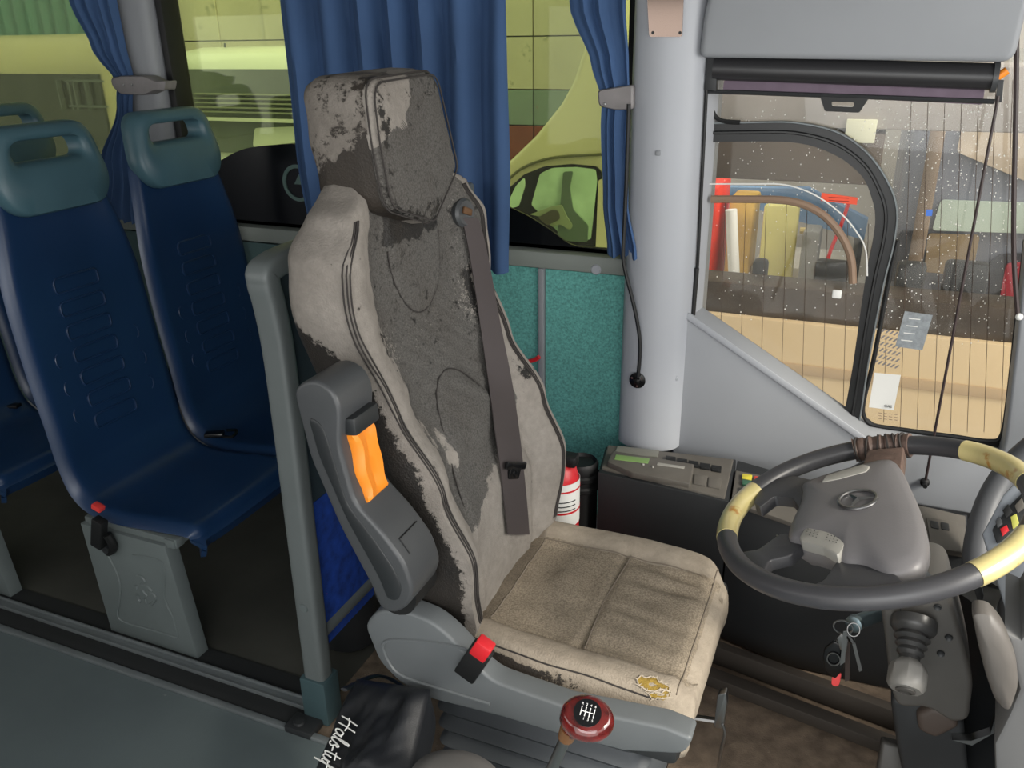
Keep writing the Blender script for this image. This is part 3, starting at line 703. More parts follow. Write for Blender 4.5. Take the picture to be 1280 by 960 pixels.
def wear_back(p):
    y, z, x = p.y, p.z, p.x; u = (y-CY)/interp(HW, z); r = g = b = fl = 0
    front = x > interp(XC, z)-.03 and abs(u) < .99
    if front:
        wide = .18*smooth01(1.10, 1.18, z) if u > 0 else 0
        c = 1-smooth01(.62+wide, .74+wide*1.5, abs(u))
        lim = .745+.10*u
        k = smooth01(lim-.08, lim+.03, z)
        g = .82*c*k
        g -= .50*math.exp(-((u+.47)/.055)**2-((z-.83)/.07)**2)+.42*math.exp(-((u+.60)/.035)**2-((z-.86)/.03)**2)
        g -= .16*c*smooth01(.45, .62, abs(u))*smooth01(.8, .9, z)*(1 if u < 0 else 1-smooth01(1.1, 1.2, z))
        r = .34+.05*c*smooth01(.9, .98, z)
        r += .26*math.exp(-((abs(u)-.70)/.06)**2)*smooth01(.95, 1.05, z)*(1-smooth01(1.1, 1.15, z))*(1 if u > 0 else .5)
        r += .03*math.exp(-((abs(u)-.92)/.05)**2)
        if u > 0: r += .22*math.exp(-((z-.87)/.025)**2-((u-.85)/.08)**2)
        b = .25
        fl = .33+.07*c*smooth01(.40, .62, abs(u))+.06*math.exp(-((z-1.04)/.04)**2)
        if z > 1.2 and abs(u) < .40: r += .32*smooth01(1.215, 1.25, z)
    else:
        g = 0; b = .40
        if u < 0:
            depth = (interp(XC, z)+interp(BO, z)-x)/interp(TH, z)
            r = .33+.62*smooth01(.06, .42, depth)*(1-smooth01(1.06, 1.14, z+.12*(1-min(1, depth))))*smooth01(.40, .46, z)
            r += .35*(1-smooth01(.62, .78, z))*smooth01(.15, .45, depth)
        else: r = .4
    return (r, g, b, fl)
paint(back, wear_back)
# seams along bolster ridges and inserts
for s in (-1, 1):
    for du in (0, .007, .013):
        def sp_(z):
            A = interp([(.5, -.016), (.7, -.010), (.9, -.004), (1.0, .004), (1.12, .014), (1.22, .014), (1.30, -.012)], z)-du
            if s > 0: A = -.016-du
            if A < 0: return bsurf(z, s*(1+A/interp(HW, z)))+V((.0018, 0, 0))
            D = interp(TH, z)+interp(BO, z); return V((interp(XC, z)+interp(BO, z)-A, CY+s*interp(HW, z)*(1+.02*min(1, A/(.12*D)))+s*.002, z))
        Ls = [sp_(.50+.80*i/50) for i in range(51)]
        Ls = [Ls[0]]+[(Ls[i-1]+Ls[i]*2+Ls[i+1])/4 for i in range(1, 50)]+[Ls[-1]]
        MB().tube(Ls, .0017, 5).obj('seam', M_stitch, back)
def ell(cy, cz, ry, rz, a0, a1, n=40):
    out = []
    for i in range(n+1):
        t = a0+(a1-a0)*i/n; y = cy+ry*cos(t); z = cz+rz*sin(t); out.append(bsurf(z, (y-CY)/interp(HW, z))+V((.0026, 0, 0)))
    for _ in range(6): out = [out[0]]+[(out[i-1]+out[i]+out[i+1])/3 for i in range(1, len(out)-1)]+[out[-1]]
    return out
MB().tube(ell(CY-.005, .62, .16, .33, 0, pi), .0016, 5).obj('seam', M_stitch, back)
MB().tube(ell(CY, 1.22, .105, .15, pi, 2*pi), .0016, 5).obj('seam', M_stitch, back)
# headrest -----------------------------------------------------------
hout = [(-.128, .262), (.122, .268), (.135, .20), (.158, .075), (.020, -.015), (-.135, .040), (-.138, .16)]
def hx(z): return -.800-(z-1.3)*.12
def hring(s, d, cz=.12):
    return [V((hx(1.27+p.z)+d, CY-.022+p.y, 1.27+p.z)) for p in [V((0, q.y*s, cz+(q.z-cz)*s)) for q in rpoly([(0, a, b) for a, b in hout], [.04, .045, .02, .02, .015, .03, .02], 6)]]
# ring count identical for each scale
hr = MB().loft([hring(.55, .009), hring(.8, .006), hring(.93, .003), hring(.985, -.004), hring(1.0, -.016), hring(1.03, -.04), hring(1.04, -.08), hring(1.02, -.12), hring(.95, -.142), hring(.7, -.150)])
bmh = hr
ho = hr.obj('headrest', M_fab, ds, smooth=60)
sub = ho.modifiers.new('s', 'SUBSURF'); sub.subdivision_type = 'SIMPLE'; sub.levels = sub.render_levels = 2
dg = bpy.context.evaluated_depsgraph_get(); me2 = bpy.data.meshes.new_from_object(ho.evaluated_get(dg)); ho.modifiers.clear(); ho.data = me2
for v in me2.vertices: v.co += V((.003*nz(v.co*20), .002*nz(v.co*17+V((3, 0, 0))), 0))
me2.shade_smooth()
def wear_tint_head(p):
    front = p.x > hx(p.z)-.014; y = p.y-CY; z = p.z; g = 0; b = .35
    if front:
        yy = y+.022
        g = .9*smooth01(-.165, -.135, yy-.15*smooth01(1.40, 1.50, z)*(1-smooth01(.02, .08, yy)))
        r = .38+.10*smooth01(.02, .1, yy)*smooth01(1.47, 1.5, z)+.12*(1-smooth01(1.29, 1.31, z))
        r += .10*math.exp(-((yy+.11)/.02)**2)
    else:
        r = .42
        if y < -.05:
            dd = (hx(z)-p.x)
            b = .72; r = .44+.45*(1-smooth01(1.36, 1.43, z+.5*dd-.03))  # stronger brown tint over the whole near side
            r += .14*(1-smooth01(.0, .05, dd))
    return (r, g, b)
paint(ho, wear_tint_head)
for s, d in ((1.0, -.010), (.955, .0035)):
    MB().tube([p+V((.002, 0, 0)) for p in hring(s, d)], .0018, 5, loop=True).obj('seam', M_stitch, ho)
# cushion ------------------------------------------------------------
def cush():
    mb = MB(); x0, x1, yl, yr = -.70, -.185, CY-.265, CY+.27
    NX, NY = 64, 64
    def ysc(x):  # plan outline: rounded at front
        t = (x-x0)/(x1-x0); k = .93+.07*smooth01(0, .5, t)
        if t > .84: k *= sqrt(max(0, 1-((t-.84)/.16)**2*.42))
        return k
    def top(x, v):
        t = (x-x0)/(x1-x0); a = abs(v)
        z = .462-.012*t+.022*smooth01(.55, .80, a)*(1-.5*smooth01(.6, 1, t))
        z -= .038*smooth01(.86, 1.0, a)**1.5+.035*smooth01(.90, 1.0, t)**1.5
        fall = (1-smooth01(.62, .75, a))
        # seams
        z -= .006*math.exp(-((t-.54)/.012)**2)*fall
        z -= .006*math.exp(-((a-.66)/.018)**2)
        # wrinkles along x in front half
        if t > .55: z += .0075*(.4+nz((x*5, v*2.5, 3)))*sin((v*3.6+t*1.2)*8+4*nz((x*5, v*2, 2)))*fall*smooth01(.55, .65, t)*(1-smooth01(.88, .97, t))
        else: z += .0050*(.3+nz((x*6, v*3, 1)))*sin((t*20+v*6)+4*nz((x*9, v*3, 7)))*fall*smooth01(.05, .15, t)*(1-smooth01(.44, .52, t))
        z += .004*nz((x*12, v*3, 9))
        return z
    rings = []
    def ring(sc, zf, dz=0, useTop=False):
        pass
    # top grid
    G = []
    for i in range(NX+1):
        x = x0+(x1-x0)*i/NX; k = ysc(x); G.append([V((x, (yl+yr)/2+v*(yr-yl)/2*k, top(x, v))) for v in [-1+2*j/NY for j in range(NY+1)]])
    n = NY+1; vs = [p for r in G for p in r]; fs = [(i*n+j, i*n+j+1, (i+1)*n+j+1, (i+1)*n+j) for i in range(NX) for j in range(NY)]
    # border loop and skirt
    bl = [(i, 0) for i in range(NX+1)]+[(NX, j) for j in range(1, NY+1)]+[(i, NY) for i in range(NX-1, -1, -1)]+[(0, j) for j in range(NY-1, 0, -1)]
    base = [i*n+j for i, j in bl]; prev = base; cx, cy_ = (x0+x1)/2, (yl+yr)/2
    for s, dz in ((1.018, -.018), (1.022, -.045), (1.012, -.075), (.985, -.10), (.93, -.108)):
        cur = []
        for idx in base:
            p = vs[idx]; q = V((cx+(p.x-cx)*s, cy_+(p.y-cy_)*s, p.z+dz+.003*nz(p*30))); cur.append(len(vs)); vs.append(q)
        m = len(base)
        fs += [(prev[k], cur[k], cur[(k+1) % m], prev[(k+1) % m]) for k in range(m)]; prev = cur
    fs.append(tuple(prev)); mb.add(vs, fs)
    def S(x, v): return V((x, cy_+v*(yr-yl)/2*ysc(x), top(x, v)+.001))
    return mb, S
mb, CS = cush(); cu = mb.obj('cushion', M_cush, ds, smooth=70)
def wear_tint_cush(p):
    v = (p.y-CY)/.265; t = (p.x+.70)/.515; r = .30; b = .25; g = 0
    a = abs(v)
    if p.z > .43 and a < .66: g = .9
    if v < -.90 and p.z < .45: r = .36+.42*(1-smooth01(.2, .75, t)); b = .6
    if t < .15: b = .75  # browner towards the rear edge
    b += .2*(1-smooth01(0, .05, abs(a-.66)))  # a little browner along the side seams
    return (r, g, b)
paint(cu, wear_tint_cush)
for v in (-.66, .66): MB().tube([CS(-.66+.42*i/40, v) for i in range(41)], .0017, 5).obj('seam', M_stitchl, cu)
MB().tube([CS(-.422+.02*(abs(v)), v) for v in [-.64+1.28*i/30 for i in range(31)]], .0017, 5).obj('seam', M_stitchl, cu)
MB().tube([CS(-.62-.0*v, v) for v in [-.64+1.28*i/30 for i in range(31)]], .0015, 5).obj('seam', M_stitchl, cu)
fr = [CS(-.65+.41*i/40, -.93) for i in range(41)]; MB().tube(fr, .0017, 5).obj('seam', M_stitch, cu)
fr = [CS(-.212, -.9+1.8*i/40) for i in range(41)]; MB().tube(fr, .0017, 5).obj('seam', M_stitchl, cu)
# torn hole with foam
def hitcush(px, py):
    best = None
    for k in range(120):
        w_ = W(px, py, z=.36+.14*k/119); v_ = (w_.y-(CY+.0025))/(.2675*1.0)
        if abs(v_) > 1.1 or not -.70 < w_.x < -.18: continue
        q_ = CS(w_.x, 0); kk_ = 1.0
        t_ = (w_.x+.70)/.515; kk_ = .93+.07*smooth01(0, .5, t_)
        if t_ > .84: kk_ *= sqrt(max(0, 1-((t_-.84)/.16)**2*.42))
        v_ /= kk_
        if abs(v_) > 1: continue
        e_ = abs(CS(w_.x, v_).z-w_.z)
        if best is None or e_ < best[0]: best = (e_, w_)
    return best[1]
rf = random.Random(5); fy = MB()
for hole in ([(796, 850), (801, 845), (807, 848), (814, 846), (821, 848), (824, 853), (830, 855), (837, 859), (836, 864), (826, 862), (818, 865), (809, 864), (803, 860), (798, 857)],
             [(811, 868), (818, 866), (826, 867), (832, 863), (838, 866), (837, 872), (829, 874), (822, 873), (815, 875)]):
    L = [hitcush(*p)+V((0, 0, .0012)) for p in hole]; c_ = sum(L, V((0, 0, 0)))/len(L)
    h = MB(); h.loft([[c_+(p-c_)*s_+V((0, 0, d_)) for p in L] for s_, d_ in ((.05, -.0015), (.5, .0005+.001), (.85, -.0005), (1.0, -.0005), (1.0, -.006))])
    h.obj('torn_foam', M_foam, cu, label='yellow foam showing through a tear')
    fy.tube(L, .0016, 6, loop=True)
    for p in L:
        for _ in range(2):
            d_ = (p-c_).normalized(); fy.tube([p, p+d_*rf.uniform(-.006, .007)+V((rf.uniform(-.003, .003), rf.uniform(-.003, .003), .002))], [.0012, .0005], 4)
fy.obj('frayed_edge', M_cush, cu, kind='stuff')
for k in range(10):
    pass
# seat structure
sh = rpoly(wp([(455, 782), (470, 764), (505, 764), (539, 777), (562, 796), (612, 850), (645, 862), (708, 884), (830, 909), (866, 924), (856, 944), (780, 940), (702, 920), (630, 898), (536, 874), (502, 856), (474, 828)], y=1.135), [.02, .02, .02, .02, .02, .03, .02, 0, 0, .01, .02, 0, 0, 0, .02, .02, .02], 4)
MB().prism(sh, (0, .05, 0), .008, 3).obj('side_shell', M_shell, ds)
MB().box((-.72, 1.75, .33), (-.30, 1.78, .40), .01).obj('side_rail', M_dark, ds)
MB().tube(cr(wp([(604, 820), (560, 806), (500, 800), (479, 805), (486, 828), (505, 846), (560, 864), (612, 880)], y=1.134), 5), .0035, 6).obj('shell_rib', M_shell, ds)
q1 = MB().box((-.78, 1.19, .33), (-.19, 1.74, .385), .015).box((-.72, 1.24, .0), (-.26, 1.70, .05), .01)
q1.obj('seat_frame', M_dark, ds)
bl = MB(); rr = []
for i in range(13):
    z = .05+.29*i/12; o_ = (i % 2)*.018
    rr.append(rpoly([(-.70-o_, 1.23-o_, z), (-.27+o_, 1.23-o_, z), (-.27+o_, 1.71+o_, z), (-.70-o_, 1.71+o_, z)], .03, 3))
bl.loft(rr).obj('bellows', mat('grey_bellows', (66, 70, 74), .6), ds)
# buckle
Mb = basis(W(598, 818, y=1.12), (cos(.45), 0, -sin(.45)), (0, 1, 0))
bkl = MB().box((-.022, -.012, -.055), (.022, .014, .03), .004, M=Matrix.Translation(W(596, 822, y=1.118)) @ Matrix.Rotation(radians(28), 4, 'Y')).obj('belt_buckle', M_black, ds)
MB().box((-.017, -.0165, -.004), (.017, .010, .034), .004, M=Matrix.Translation(W(600, 815, y=1.117)) @ Matrix.Rotation(radians(28), 4, 'Y')).obj('buckle_button', M_red, bkl, label='red release button')
# armrest (raised)
side = [(366, 490), (375, 479), (392, 474), (414, 486), (425, 510), (424, 560), (443, 629), (477, 666), (505, 704), (517, 738), (509, 760), (490, 768), (474, 760), (465, 735), (425, 660), (387, 572)]
sp = rpoly(wp(side, y=1.035), .018, 3)
arm = MB().prism(sp, (0, .105, 0), .014, 4).obj('armrest', M_arm, ds)
ins = rpoly(wp([(384, 520), (402, 530), (415, 570), (434, 632), (468, 676), (492, 712), (503, 736), (497, 752), (484, 750), (474, 724), (432, 648), (398, 570)], y=1.033), .015, 3)
MB().prism(ins, (0, .01, 0), .003).obj('side_cover', M_armd, arm)
# orange handle lies on the slanted upper face of the armrest
def armface(s, y, lift):
    """s 0..1 from top to bottom along the upper front face"""
    P = [W(424, 545, y=1.035), W(443, 629, y=1.035), W(477, 666, y=1.035), W(505, 704, y=1.035)]
    L = cr(P, 8); i = min(len(L)-2, int(s*(len(L)-1))); t = s*(len(L)-1)-i; p = L[i].lerp(L[i+1], t); d = (L[i+1]-L[i]).normalized(); nn = V((-d.z, 0, d.x))
    if nn.x < 0: nn = -nn
    return V((p.x, y, p.z))+nn*lift
hndl = []
for i in range(15):
    s = .03+.36*i/14; w = .030+.003*cos(i*.9); ring_ = []
    e = 1-(abs(i-7)/7)**6*.35
    for a, h in ((-1, -.004), (-1, .012), (-.8, .020), (-.35, .017), (0, .013), (.35, .017), (.8, .020), (1, .012), (1, -.004)):
        q = armface(s, 1.090+a*w, max(-.004, h*e)); ring_.append(q)
    hndl.append(ring_)
MB().loft(hndl).obj('adjust_handle', M_orange, arm, label='orange adjusting handle')
MB().prism(rpoly([armface(.03, 1.052, -.004), armface(.03, 1.128, -.004), armface(.03, 1.128, .022), armface(.03, 1.052, .022)], .006, 2), (armface(0, 1.1, 0)-armface(.12, 1.1, 0))*.8, .003).obj('handle_collar', M_armd, arm)
MB().tube([armface(.80, 1.06, .001), armface(.80, 1.12, .001)], .0012, 5).tube([armface(.80, 1.06, .001), armface(.97, 1.06, .001)], .0012, 5).obj('cover_joint', M_black, arm)
MB().lathe([(.045, -.02), (.045, .06), (0, .06)], W(500, 735, y=1.10), (0, 1, 0), 20).obj('armrest_pivot', M_black, ds)
# belt
def bs_y(z, y, off): return bsurf(z, (y-CY)/interp(HW, z))+V((off, 0, 0))
def hitback(px, py, off):
    best = None
    for k in range(80):
        yy = 1.45+.32*k/79; w_ = W(px, py, y=yy); u = (yy-CY)/interp(HW, w_.z)
        if abs(u) > 1 or w_.z < .40: continue
        e_ = abs(bsurf(w_.z, u).x+off-w_.x)
        if best is None or e_ < best[0]: best = (e_, w_)
    return best[1] if best else W(px, py, y=1.60)
bp_ = []
for (px1, px2, py) in ((577, 597, 272), (583, 605, 300), (590, 613, 340), (599, 624, 400), (609, 638, 470), (617, 647, 530), (624, 653, 580), (630, 658, 630), (634, 661, 668)):
    row = []
    for px in (px1, px2):
        lo, hi = 1.45, 1.78
        # march to surface
        row.append(hitback(px, py, .012))
    bp_.append(row)
a_, b_ = cr([r[0] for r in bp_], 5), cr([r[1] for r in bp_], 5)
belt = MB().sheet([[a_[i], (a_[i]+b_[i])/2+V((.002, 0, 0)), b_[i]] for i in range(len(a_))], .0022).obj('seat_belt', M_belt, ds)
mt = basis((bp_[6][0]+bp_[6][1])/2+V((.012, -.004, 0)), bp_[6][1]-bp_[6][0], (0, 0, 1))
MB().box((-.038, -.008, -.004), (.038, .010, .006), .004, M=mt).box((-.020, -.030, -.004), (.020, 0, .006), .004, M=mt).lathe([(.008, 0), (.007, .005), (.0, .006)], mt @ V((0, -.018, .006)), mt.to_3x3() @ V((0, 0, 1)), 12).obj('belt_tongue', M_blackg, belt)
Mq = basis(hitback(580, 266, .004), (0, .9, -.25), (0, .25, 1))
slot = MB().lathe([(.030, -.012), (.032, .002), (.026, .008), (.0, .006)], Mq.translation, (1, -.25, .1), 24)
so = slot.obj('belt_guide', M_arm, ds)
MB().box((-.017, -.0075, .004), (.017, .0075, .010), .002, M=basis(Mq.translation+V((.002, 0, .004)), (.1, .95, -.35), (0, .35, 1))).obj('guide_slot', mat('brown_slot', (92, 64, 38), .6), so)
# recliner lever / adjuster at front right
lvx = thing('seat_lever', 'grey metal seat adjusting lever at the front corner of the driver seat', 'lever', W(900, 905, y=1.45))
MB().prism(rpoly(wp([(897, 868), (908, 866), (909, 880), (904, 912), (892, 910)], y=1.45), .006), (0, .02, 0), .004).obj('lever_plate', M_steel, lvx)
MB().tube([W(868, 897, y=1.46), W(895, 901, y=1.46)], .007, 8).obj('lever_shaft', M_steel, lvx)
MB().tube(cr([W(903, 905, y=1.45), W(906, 918, y=1.45), W(901, 940, y=1.45), W(896, 975, y=1.45)], 4), .0035, 8).obj('rod', M_steel, lvx)
# extinguisher behind seat
ex = thing('fire_extinguisher', 'red fire extinguisher with white label beside the driver seat back', 'extinguisher', (-.66, 1.86, .0))
EX = V((-.675, 1.88, 0))
MB().lathe([(.05, .03), (.055, .04), (.055, .49), (.045, .53), (.02, .55), (.0, .555)], EX, (0, 0, 1), 28).obj('cylinder', M_red, ex)
lab = MB(); L = []
for i in range(2):
    z = .37 if i == 0 else .50
    L.append([EX+V((cos(t)*.0558, sin(t)*.0558, z)) for t in [radians(-110+150*k/20) for k in range(21)]])
lab.sheet(L, .0006).obj('label', M_white, ex)
for z0_, z1_ in ((.425, .430), (.36, .366)):
    lr = MB(); lr.sheet([[EX+V((cos(t)*.0568, sin(t)*.0568, z+.05)) for t in [radians(-100+130*k/20) for k in range(21)]] for z in (z0_, z1_)], .0005); lr.obj('label_line', M_red, ex)
dk = MB()
for k in range(3):
    dk.sheet([[EX+V((cos(t)*.0568, sin(t)*.0568, z)) for t in [radians(-80+60*j/8) for j in range(9)]] for z in (.42+.013*k, .423+.013*k)], .0005)
dk.obj('label_print', M_dark, ex, kind='stuff')
MB().box((EX.x-.02, EX.y-.02, .54), (EX.x+.05, EX.y+.02, .57), .005).obj('valve', M_black, ex)
hk = MB().tube(cr(wp([(660, 452), (668, 450), (674, 446)], y=2.25), 3), .007, 8).tube([W(668, 450, y=2.26), W(668, 449, y=2.36)], .005, 8).obj('hook', M_red); tag(hk, 'small red knob on the teal wall panel beside the seat back', 'knob')
rp = MB().loft([[V((-.62+cos(2*pi*k/24)*r, 2.10+sin(2*pi*k/24)*r, z)) for k in range(24)] for z, r in ((.2, .05), (.36, .05), (.365, .056), (.375, .056), (.38, .05), (.395, .05), (.40, .056), (.41, .056), (.415, .05), (.44, .052), (.45, .046), (.44, .04))]).obj('cup_holder', M_black)
rp.location = (-.06, -.02, .0); tag(rp, 'black ribbed round pot in the corner by the console', 'pot')

# ================================================================== SIDE CONSOLE
co = thing('side_console', 'dark side console with recorder and switches under the driver window', 'console', (-.2, 2.1, 0))
ca_, cb_, cc_, cd_ = W(748, 590, z=.47), W(757, 560, z=.515), W(922, 572, z=.515), W(913, 630, z=.47)

def ctop(x, y, h=0):
    """point on sloping console top"""
    return V((x, y, .445+(y-2.0)*.05+h))
def cpx(px, py, h=0):
    z = .49
    for _ in range(8):
        p = W(px, py, z=z+h); z = .445+(p.y-2.0)*.05
    return W(px, py, z=z+h)
def cplate(pts, h, th, name, m, r=.004, b=.002, parent=co, label=None):
    P = rpoly([cpx(a, b_, h) for a, b_ in pts], r, 3); return MB().prism(P, (0, 0, -th), b).obj(name, m, parent, label)
def cbody(P, o_): MB().prism([cpx(a, b_) for a, b_ in P], (0, 0, -.44), .004).obj('body', M_conf, o_)
cbody([(748, 590), (757, 558), (920, 574), (912, 627)], co)
cplate([(752, 585), (760, 556), (917, 574), (906, 622)], .006, .012, 'top_plate', M_conso)
rec = cplate([(759, 577), (766, 563), (868, 580), (863, 604), (790, 590)], .022, .02, 'tachograph', M_conso, .006, .003)
cplate([(770, 568), (812, 573), (810, 579), (768, 574)], .0235, .003, 'display', mat('green_display', (112, 140, 84), .3, emit=((90, 120, 60), .15)), .001, .0005, rec)
cplate([(772, 557), (824, 563), (822, 571), (798, 569), (769, 564)], .009, .003, 'paper_slot', mat('smoked_cover', (120, 120, 112), .3), .002, .0006)
cplate([(822, 578), (856, 583), (855, 585.5), (821, 581)], .0235, .003, 'slot', M_button, .001, .0004, rec)
for q in ((804, 581), (816, 584)): MB().lathe([(.004, 0), (.003, .004), (0, .004)], cpx(*q, .022), (0, 0, 1), 10).obj('knob', M_button, rec)
for i in range(5):
    x = 838.5+i*14.3; y = 572+i*2.9; cplate([(x-6.3, y-3), (x+6.3, y-1), (x+5.8, y+4.5), (x-6.5, y+2.5)], .014, .010, 'rocker_switch', M_black, .002, .0015)
for i in range(2):
    x = 876+i*18; y = 599+i*3.6; cplate([(x-8, y-7), (x+9, y-4), (x+6, y+8), (x-9, y+5)], .010, .006, 'blank_cover', M_conso, .002, .001)
# switch section further forward
co2 = thing('switch_console', 'brown-grey switch console running forward behind the steering wheel', 'console', (.1, 2.1, 0))
cbody([(914, 628), (922, 575), (1010, 600), (1165, 641), (1209, 643), (1211, 694), (1000, 658)], co2)
def cplate2(pts, h, th, name, m, r=.003, b=.001, label=None, parent=co2):
    P = rpoly([cpx(a, b_, h) for a, b_ in pts], r, 2); return MB().prism(P, (0, 0, -th), b).obj(name, m, parent, label)
cplate2([(914, 627), (920, 588), (1010, 605), (1075, 617), (1165, 635), (1207, 645), (1207, 692), (1000, 657)], .006, .012, 'top_plate', M_conso)
for i, (x, y, cc) in enumerate(((934, 595, (198, 186, 60)), (949, 598, (200, 62, 46)), (934, 602, (52, 92, 70)), (932, 611, (60, 58, 56)), (948, 614, (60, 58, 56)), (963, 604, (60, 58, 56)), (962, 617, (60, 58, 56)), (978, 622, (60, 58, 56)), (994, 626, (60, 58, 56)), (1010, 630, (60, 58, 56)))):
    cplate2([(x-6, y-3.5), (x+6.5, y-1.5), (x+5.5, y+4.5), (x-6.5, y+2.5)], .014, .008, 'switch', mat('switch_%d' % (cc[0]*256+cc[1]), cc, .4))
fc = cplate2([(1158, 646), (1196, 652), (1202, 690), (1164, 684)], .010, .005, 'fuse_cover', M_conso)
for i in range(2): cplate2([(1163+i*13, 650+i*2), (1173+i*13, 652+i*2), (1174+i*13, 661+i*2), (1164+i*13, 659+i*2)], .012, .004, 'switch', M_conf)
# light front part of side wall lining (pocket) behind wheel
# kerb ledges at cab floor
L1, L2 = W(905, 812, z=.06), W(1125, 892, z=.06)
kd = (L2-L1).normalized(); kn = V((-kd.y, kd.x, 0))
struct('trim_11', MB().prism([L1-kd*.5, L2+kd*.6, L2+kd*.6+kn*.03, L1-kd*.5+kn*.03], (0, 0, -.06), .004), mat('brown_ledge', (54, 48, 42), .7))
L3, L4 = L1+kn*-.09+V((0, 0, -.025)), L2+kn*-.09+V((0, 0, -.025))
struct('trim_12', MB().prism([L3-kd*.2, L4+kd*.4, L4+kd*.4+kn*.04, L3-kd*.2+kn*.04], (0, 0, -.035), .004), mat('brown_ledge', (54, 48, 42), .7))

# ================================================================== STEERING WHEEL
WC = V((.0715, 1.405, .822)); RA, RB, WR = .327, .10, .2495
wn = V((-sin(RA)*cos(RB), -sin(RA)*sin(RB), cos(RA))); e1 = V((0, 1, 0)).cross(wn).normalized(); e2 = wn.cross(e1)
def wpl(u, v, h=0): return WC+e1*u+e2*v+wn*h
def wat(px, py, h=0):
    v = _f + _X*((px-640)/FPX) + _Y*((py-480)/FPX); t = (WC+wn*h-CC).dot(wn)/v.dot(wn); return CC+v*t
def wang(px, py):
    p = wat(px, py)-WC; return math.atan2(p.dot(e2), p.dot(e1))
sw = thing('steering_wheel', 'large worn four-spoke steering wheel with yellow rim sections', 'steering wheel', WC)
def rim(a0, a1, r0, m, name, n=40, label=None, h=0):
    while a1 < a0: a1 += 2*pi
    pts = [wpl(cos(t)*WR, sin(t)*WR, h) for t in [a0+(a1-a0)*i/n for i in range(n+1)]]
    return MB().tube(pts, r0, 16, up=tuple(wn)).obj(name, m, sw, label)
MB().tube([wpl(cos(2*pi*i/120)*WR, sin(2*pi*i/120)*WR) for i in range(120)], .0186, 16, loop=True, up=tuple(wn)).obj('rim', M_wheel, sw)
A1, A2 = wang(946, 614), wang(910, 672)
B1, B2 = wang(1216, 557), wang(1300, 600)
C1, C2 = wang(1214, 716), wang(1300, 672)
def seg(a, b, label):
    d = (b-a+pi) % (2*pi)-pi
    if d < 0: a, b, d = b, a, -d
    return rim(a, a+d, .0195, M_wood, 'rim_segment', label=label)
seg(A1, A2, 'yellow worn varnished section'); seg(B1, B2, 'yellow worn varnished section'); seg(C1, C2, 'yellow worn varnished section')
# wrapped tape near far side
D1, D2 = wang(1068, 566), wang(1140, 553)
d = (D2-D1+pi) % (2*pi)-pi; a0, a1 = (D1, D1+d) if d > 0 else (D2, D2-d)
pts = [wpl(cos(t)*WR, sin(t)*WR) for t in [a0+(a1-a0)*i/30 for i in range(31)]]
MB().tube(pts, [.0225+.0015*sin(i*1.3)+.001*cos(i*2.1) for i in range(31)], 14, up=tuple(wn)).obj('leather_wrap', M_tape, sw, 'brown leather strip wound round the rim')
st_ = MB()
for i in range(6):
    t = a0+(a1-a0)*(i+.5)/6; c_ = wpl(cos(t)*WR, sin(t)*WR); rad = (c_-WC).normalized(); tg = wn.cross(rad)
    st_.tube([c_+(rad*cos(q)+wn*sin(q))*.0238+tg*.006*sin(q+i) for q in [2*pi*k/14 for k in range(14)]], .0022, 5, loop=True)
st_.obj('wrap_cord', M_stitch, sw)
# grip stitching bumps on inner side upper left
E1, E2 = wang(1000, 600), wang(1060, 575)
d = (E2-E1+pi) % (2*pi)-pi; gs = MB()
for i in range(16):
    t = E1+d*i/15; c_ = wpl(cos(t)*(WR-.012), sin(t)*(WR-.012), -.004); gs.ball(c_, .007, (1, 1, 1), 1)
gs.obj('finger_grip', M_wheel, sw)
# hub (airbag pad)
hub = [(1005, 604), (1045, 590), (1086, 579), (1105, 575), (1122, 579), (1139, 611), (1153, 645), (1160, 676), (1156, 701), (1140, 713), (1111, 717), (1080, 706), (1055, 703), (1046, 695), (1028, 684), (1002, 677), (986, 672), (988, 655), (999, 632), (1003, 614)]
H0 = [wat(a, b, .012) for a, b in hub]; Hc = sum(H0, V((0, 0, 0)))/len(H0)
Hs = cr(H0, 4, loop=True)
hub_o = MB().loft([[Hc+(p-Hc)*s+wn*h for p in Hs] for s, h in ((.3, .019), (.62, .017), (.85, .012), (.95, .006), (1.0, -.004), (1.0, -.02), (.93, -.04), (.8, -.06), (.6, -.07))]).obj('hub', M_hub, sw, smooth=60)
Lb = [(1139, 611), (1156, 650), (1164, 680), (1160, 702), (1145, 714), (1111, 722)]
# emblem
ec = wat(1072, 624, .034); er = .031
rg = MB().tube([ec+(e1*cos(t)+e2*sin(t))*er for t in [2*pi*i/40 for i in range(40)]], .0030, 8, loop=True)
for k in range(3):
    t = radians(90+35)+k*2*pi/3; dd = e1*cos(t)+e2*sin(t); pp_ = wn.cross(dd)
    rg.add([ec+dd*er, ec+pp_*.006, ec-pp_*.006, ec+wn*.004, ec-dd*.003], [(0, 1, 3), (0, 3, 2), (1, 4, 3), (4, 2, 3)])
rg.obj('star_emblem', M_steel, hub_o, label='chrome ring emblem with three-pointed star')
